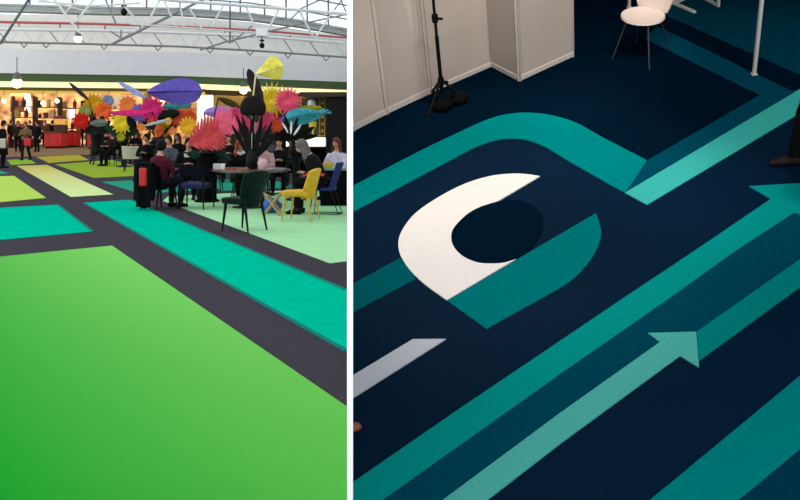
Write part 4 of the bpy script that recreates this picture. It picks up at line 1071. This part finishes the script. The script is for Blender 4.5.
# posts and frames at the top
def post(label, p, h, w=.035, m=railM):
    b = R(*p); b.z = 0
    t = thing('booth_post', label, 'post', b, 0, 'white booth posts', right=True)
    MB().box((0, 0, h / 2), (w, w, h)).build('post_shaft', m, t, bevel=.005)
    MB().box((0, 0, .01), (w * 1.5, w * 1.5, .02)).build('foot_plate', m, t)
post('slim white booth post standing on the petrol stripe, upper right', (754, 75), 2.6)
post('slim white booth post behind the white chair', (629, 8), 2.6)
def rail_frame(label, p0, p1, h):
    a = R(*p0); b = R(*p1); a.z = b.z = 0; d = b - a; L = d.length
    t = thing('low_barrier', label, 'barrier', a, math.atan2(d.y, d.x), 'white booth frames', right=True)
    for x in (0, L): MB().box((x, 0, h / 2), (.03, .03, h)).build('post', railM, t)
    MB().box((L / 2, 0, .02), (L, .03, .04)).build('base_rail', railM, t)
    MB().box((L / 2, 0, h), (L, .03, .04)).build('top_rail', railM, t)
rail_frame('low white booth frame at the top edge, right of the chair', (674, 5), (696, -6), 1.0)
rail_frame('white booth frame at the top edge, near the middle', (703, -1), (718, 7), 1.0)
o = R(675, 5); e = R(695, 13.5); o.z = e.z = 0
d = e - o
rb = MB().box((d.length / 2, 0, .015), (d.length, .04, .03)).build('floor_rail', railM, bevel=.004)
rb.matrix_world = MR @ Matrix.Translation(o) @ Matrix.Rotation(math.atan2(d.y, d.x), 4, 'Z'); tag(rb, 'short white rail lying on the floor at the top edge', 'rail')
# person at right edge, only a dark leg in view
b = R(817, 171); b.z = 0
person('person in black trousers standing at the right edge, one shoe in view', b, math.radians(78), 'walk', (16, 15, 18), (10, 9, 11), (30, 20, 16), shoe=(34, 22, 20), right=True, arms='down', voxel=.015)
# toe of a tan shoe at the added divider
b = R(352.6, 430); b.z = 0
t = thing('shoe_toe', 'tan shoe toe poking out beside the added white divider', 'shoe', b, 0, right=True)
MB().tube([(0, 0, .026), (.02, 0, .028), (.045, 0, .024), (.06, 0, .016)], [(.034, .024), (.033, .024), (.026, .02), (.008, .008)], 12, flat=(0, 1, 0)).build('toe_cap', mat('tan_leather', (140, 82, 56), .45), t)
MB().tube([(0, 0, .006), (.045, 0, .006), (.064, 0, .006)], [(.036, .006), (.03, .006), (.01, .005)], 12, flat=(0, 1, 0)).build('sole', M['black'], t)

# right hall: level ceiling, side and end walls outside the picture; they keep the daylight out
dark = mat('dark_hall_paint', (40, 42, 46), .8, .05)
def onx(Y): return on_divider(Y) + .08 if Y > 0 else .12
struct(MB().prism([(onx(3.7), 3.7, 6.6), (10.5, 3.7, 6.6), (10.5, 15.5, 6.6), (onx(15.5), 15.5, 6.6)], (0, 0, .2)).build('ceiling_right', dark, smooth=False))
struct(MB().prism([(.25, -3, 6.6), (10.5, -3, 6.6), (10.5, 3.7, 6.6), (.0, 3.7, 6.6)], (0, 0, .2)).build('ceiling_right', dark, smooth=False))
struct(MB().prism([(10.5, -3, -3), (10.5, 15.5, -3), (10.5, 15.5, 6.8), (10.5, -3, 6.8)], (.2, 0, 0)).build('wall_right', dark, smooth=False))
struct(MB().prism([(onx(15.5), 15.5, -1), (10.5, 15.5, -1), (10.5, 15.5, 6.8), (onx(15.5), 15.5, 6.8)], (0, .2, 0)).build('wall_far', dark, smooth=False))

# ------------------------------------------------------------------ lights
def spot(name, loc_r, target_r, power, size, col=(1, .93, .86), blend=.6, rad=.15):
    l = bpy.data.lights.new(name, 'SPOT'); l.energy = power; l.spot_size = math.radians(size); l.spot_blend = blend; l.color = col; l.shadow_soft_size = rad
    o = bpy.data.objects.new(name, l); C.objects.link(o)
    p = MR @ Vector(loc_r); q = MR @ Vector(target_r)
    o.location = p; o.rotation_euler = (q - p).to_track_quat('-Z', 'Y').to_euler(); return o
def area(name, loc, rot, sx, sy, power, col):
    l = bpy.data.lights.new(name, 'AREA'); l.shape = 'RECTANGLE'; l.size = sx; l.size_y = sy; l.energy = power; l.color = col
    o = bpy.data.objects.new(name, l); C.objects.link(o); o.location = loc; o.rotation_euler = rot; return o
c = R(505, 185)
spot('spot_floor', (c.x + .3, c.y + 1.2, 4.8), c, 490, 49)
c2 = R(640, 400); spot('spot_arrow', (c2.x, c2.y + .3, 4.6), c2, 200, 85, (.95, .98, 1))
c3 = R(770, 110); spot('spot_post', (c3.x + .3, c3.y - .5, 4.6), c3, 280, 60, (.95, .98, 1))
w = R(430, 94)
spot('spot_wall', (w.x + 1.6, w.y - 2.0, 4.2), (w.x - .1, w.y, 1.4), 210, 90, (1, .86, .76))
w = R(546, 68); spot('spot_panel', (w.x + .6, w.y - 1.8, 4.2), (w.x, w.y, 1.3), 200, 55, (1, .84, .72))
w = R(645, 30)
spot('spot_chair', (w.x + .5, w.y - .6, 4.6), (w.x, w.y, .45), 38, 22, (1, .9, .82), .5)
# warm cafe light
for x in (10, 60, 110, 165):
    p = P(x, 92, FD(x) + 3); area('cafe_light', p, (math.radians(20), 0, 0), 2.6, 1.2, 420, (1, .72, .42))

w = bpy.data.worlds.new('sky'); SC.world = w; w.use_nodes = True
bg = w.node_tree.nodes['Background']; bg.inputs['Color'].default_value = (.90, .96, 1.0, 1); bg.inputs['Strength'].default_value = 1.5

# ------------------------------------------------------------------ camera
cd_ = bpy.data.cameras.new('camera'); cam = bpy.data.objects.new('camera', cd_); C.objects.link(cam)
cam.location = CAM; cam.rotation_euler = (PI / 2, 0, 0)
cd_.sensor_width = 36; cd_.lens = 36 * F / 800; cd_.shift_y = -(250 - CY) / 800; cd_.clip_end = 300; cd_.clip_start = .05
SC.camera = cam
SC.view_settings.view_transform = 'Standard'; SC.view_settings.look = 'None'; SC.view_settings.gamma = 1; SC.view_settings.exposure = 0
SC.view_settings.use_curve_mapping = False
SC.cycles.use_denoising = True
SC.cycles.max_bounces = 6; SC.cycles.transparent_max_bounces = 8
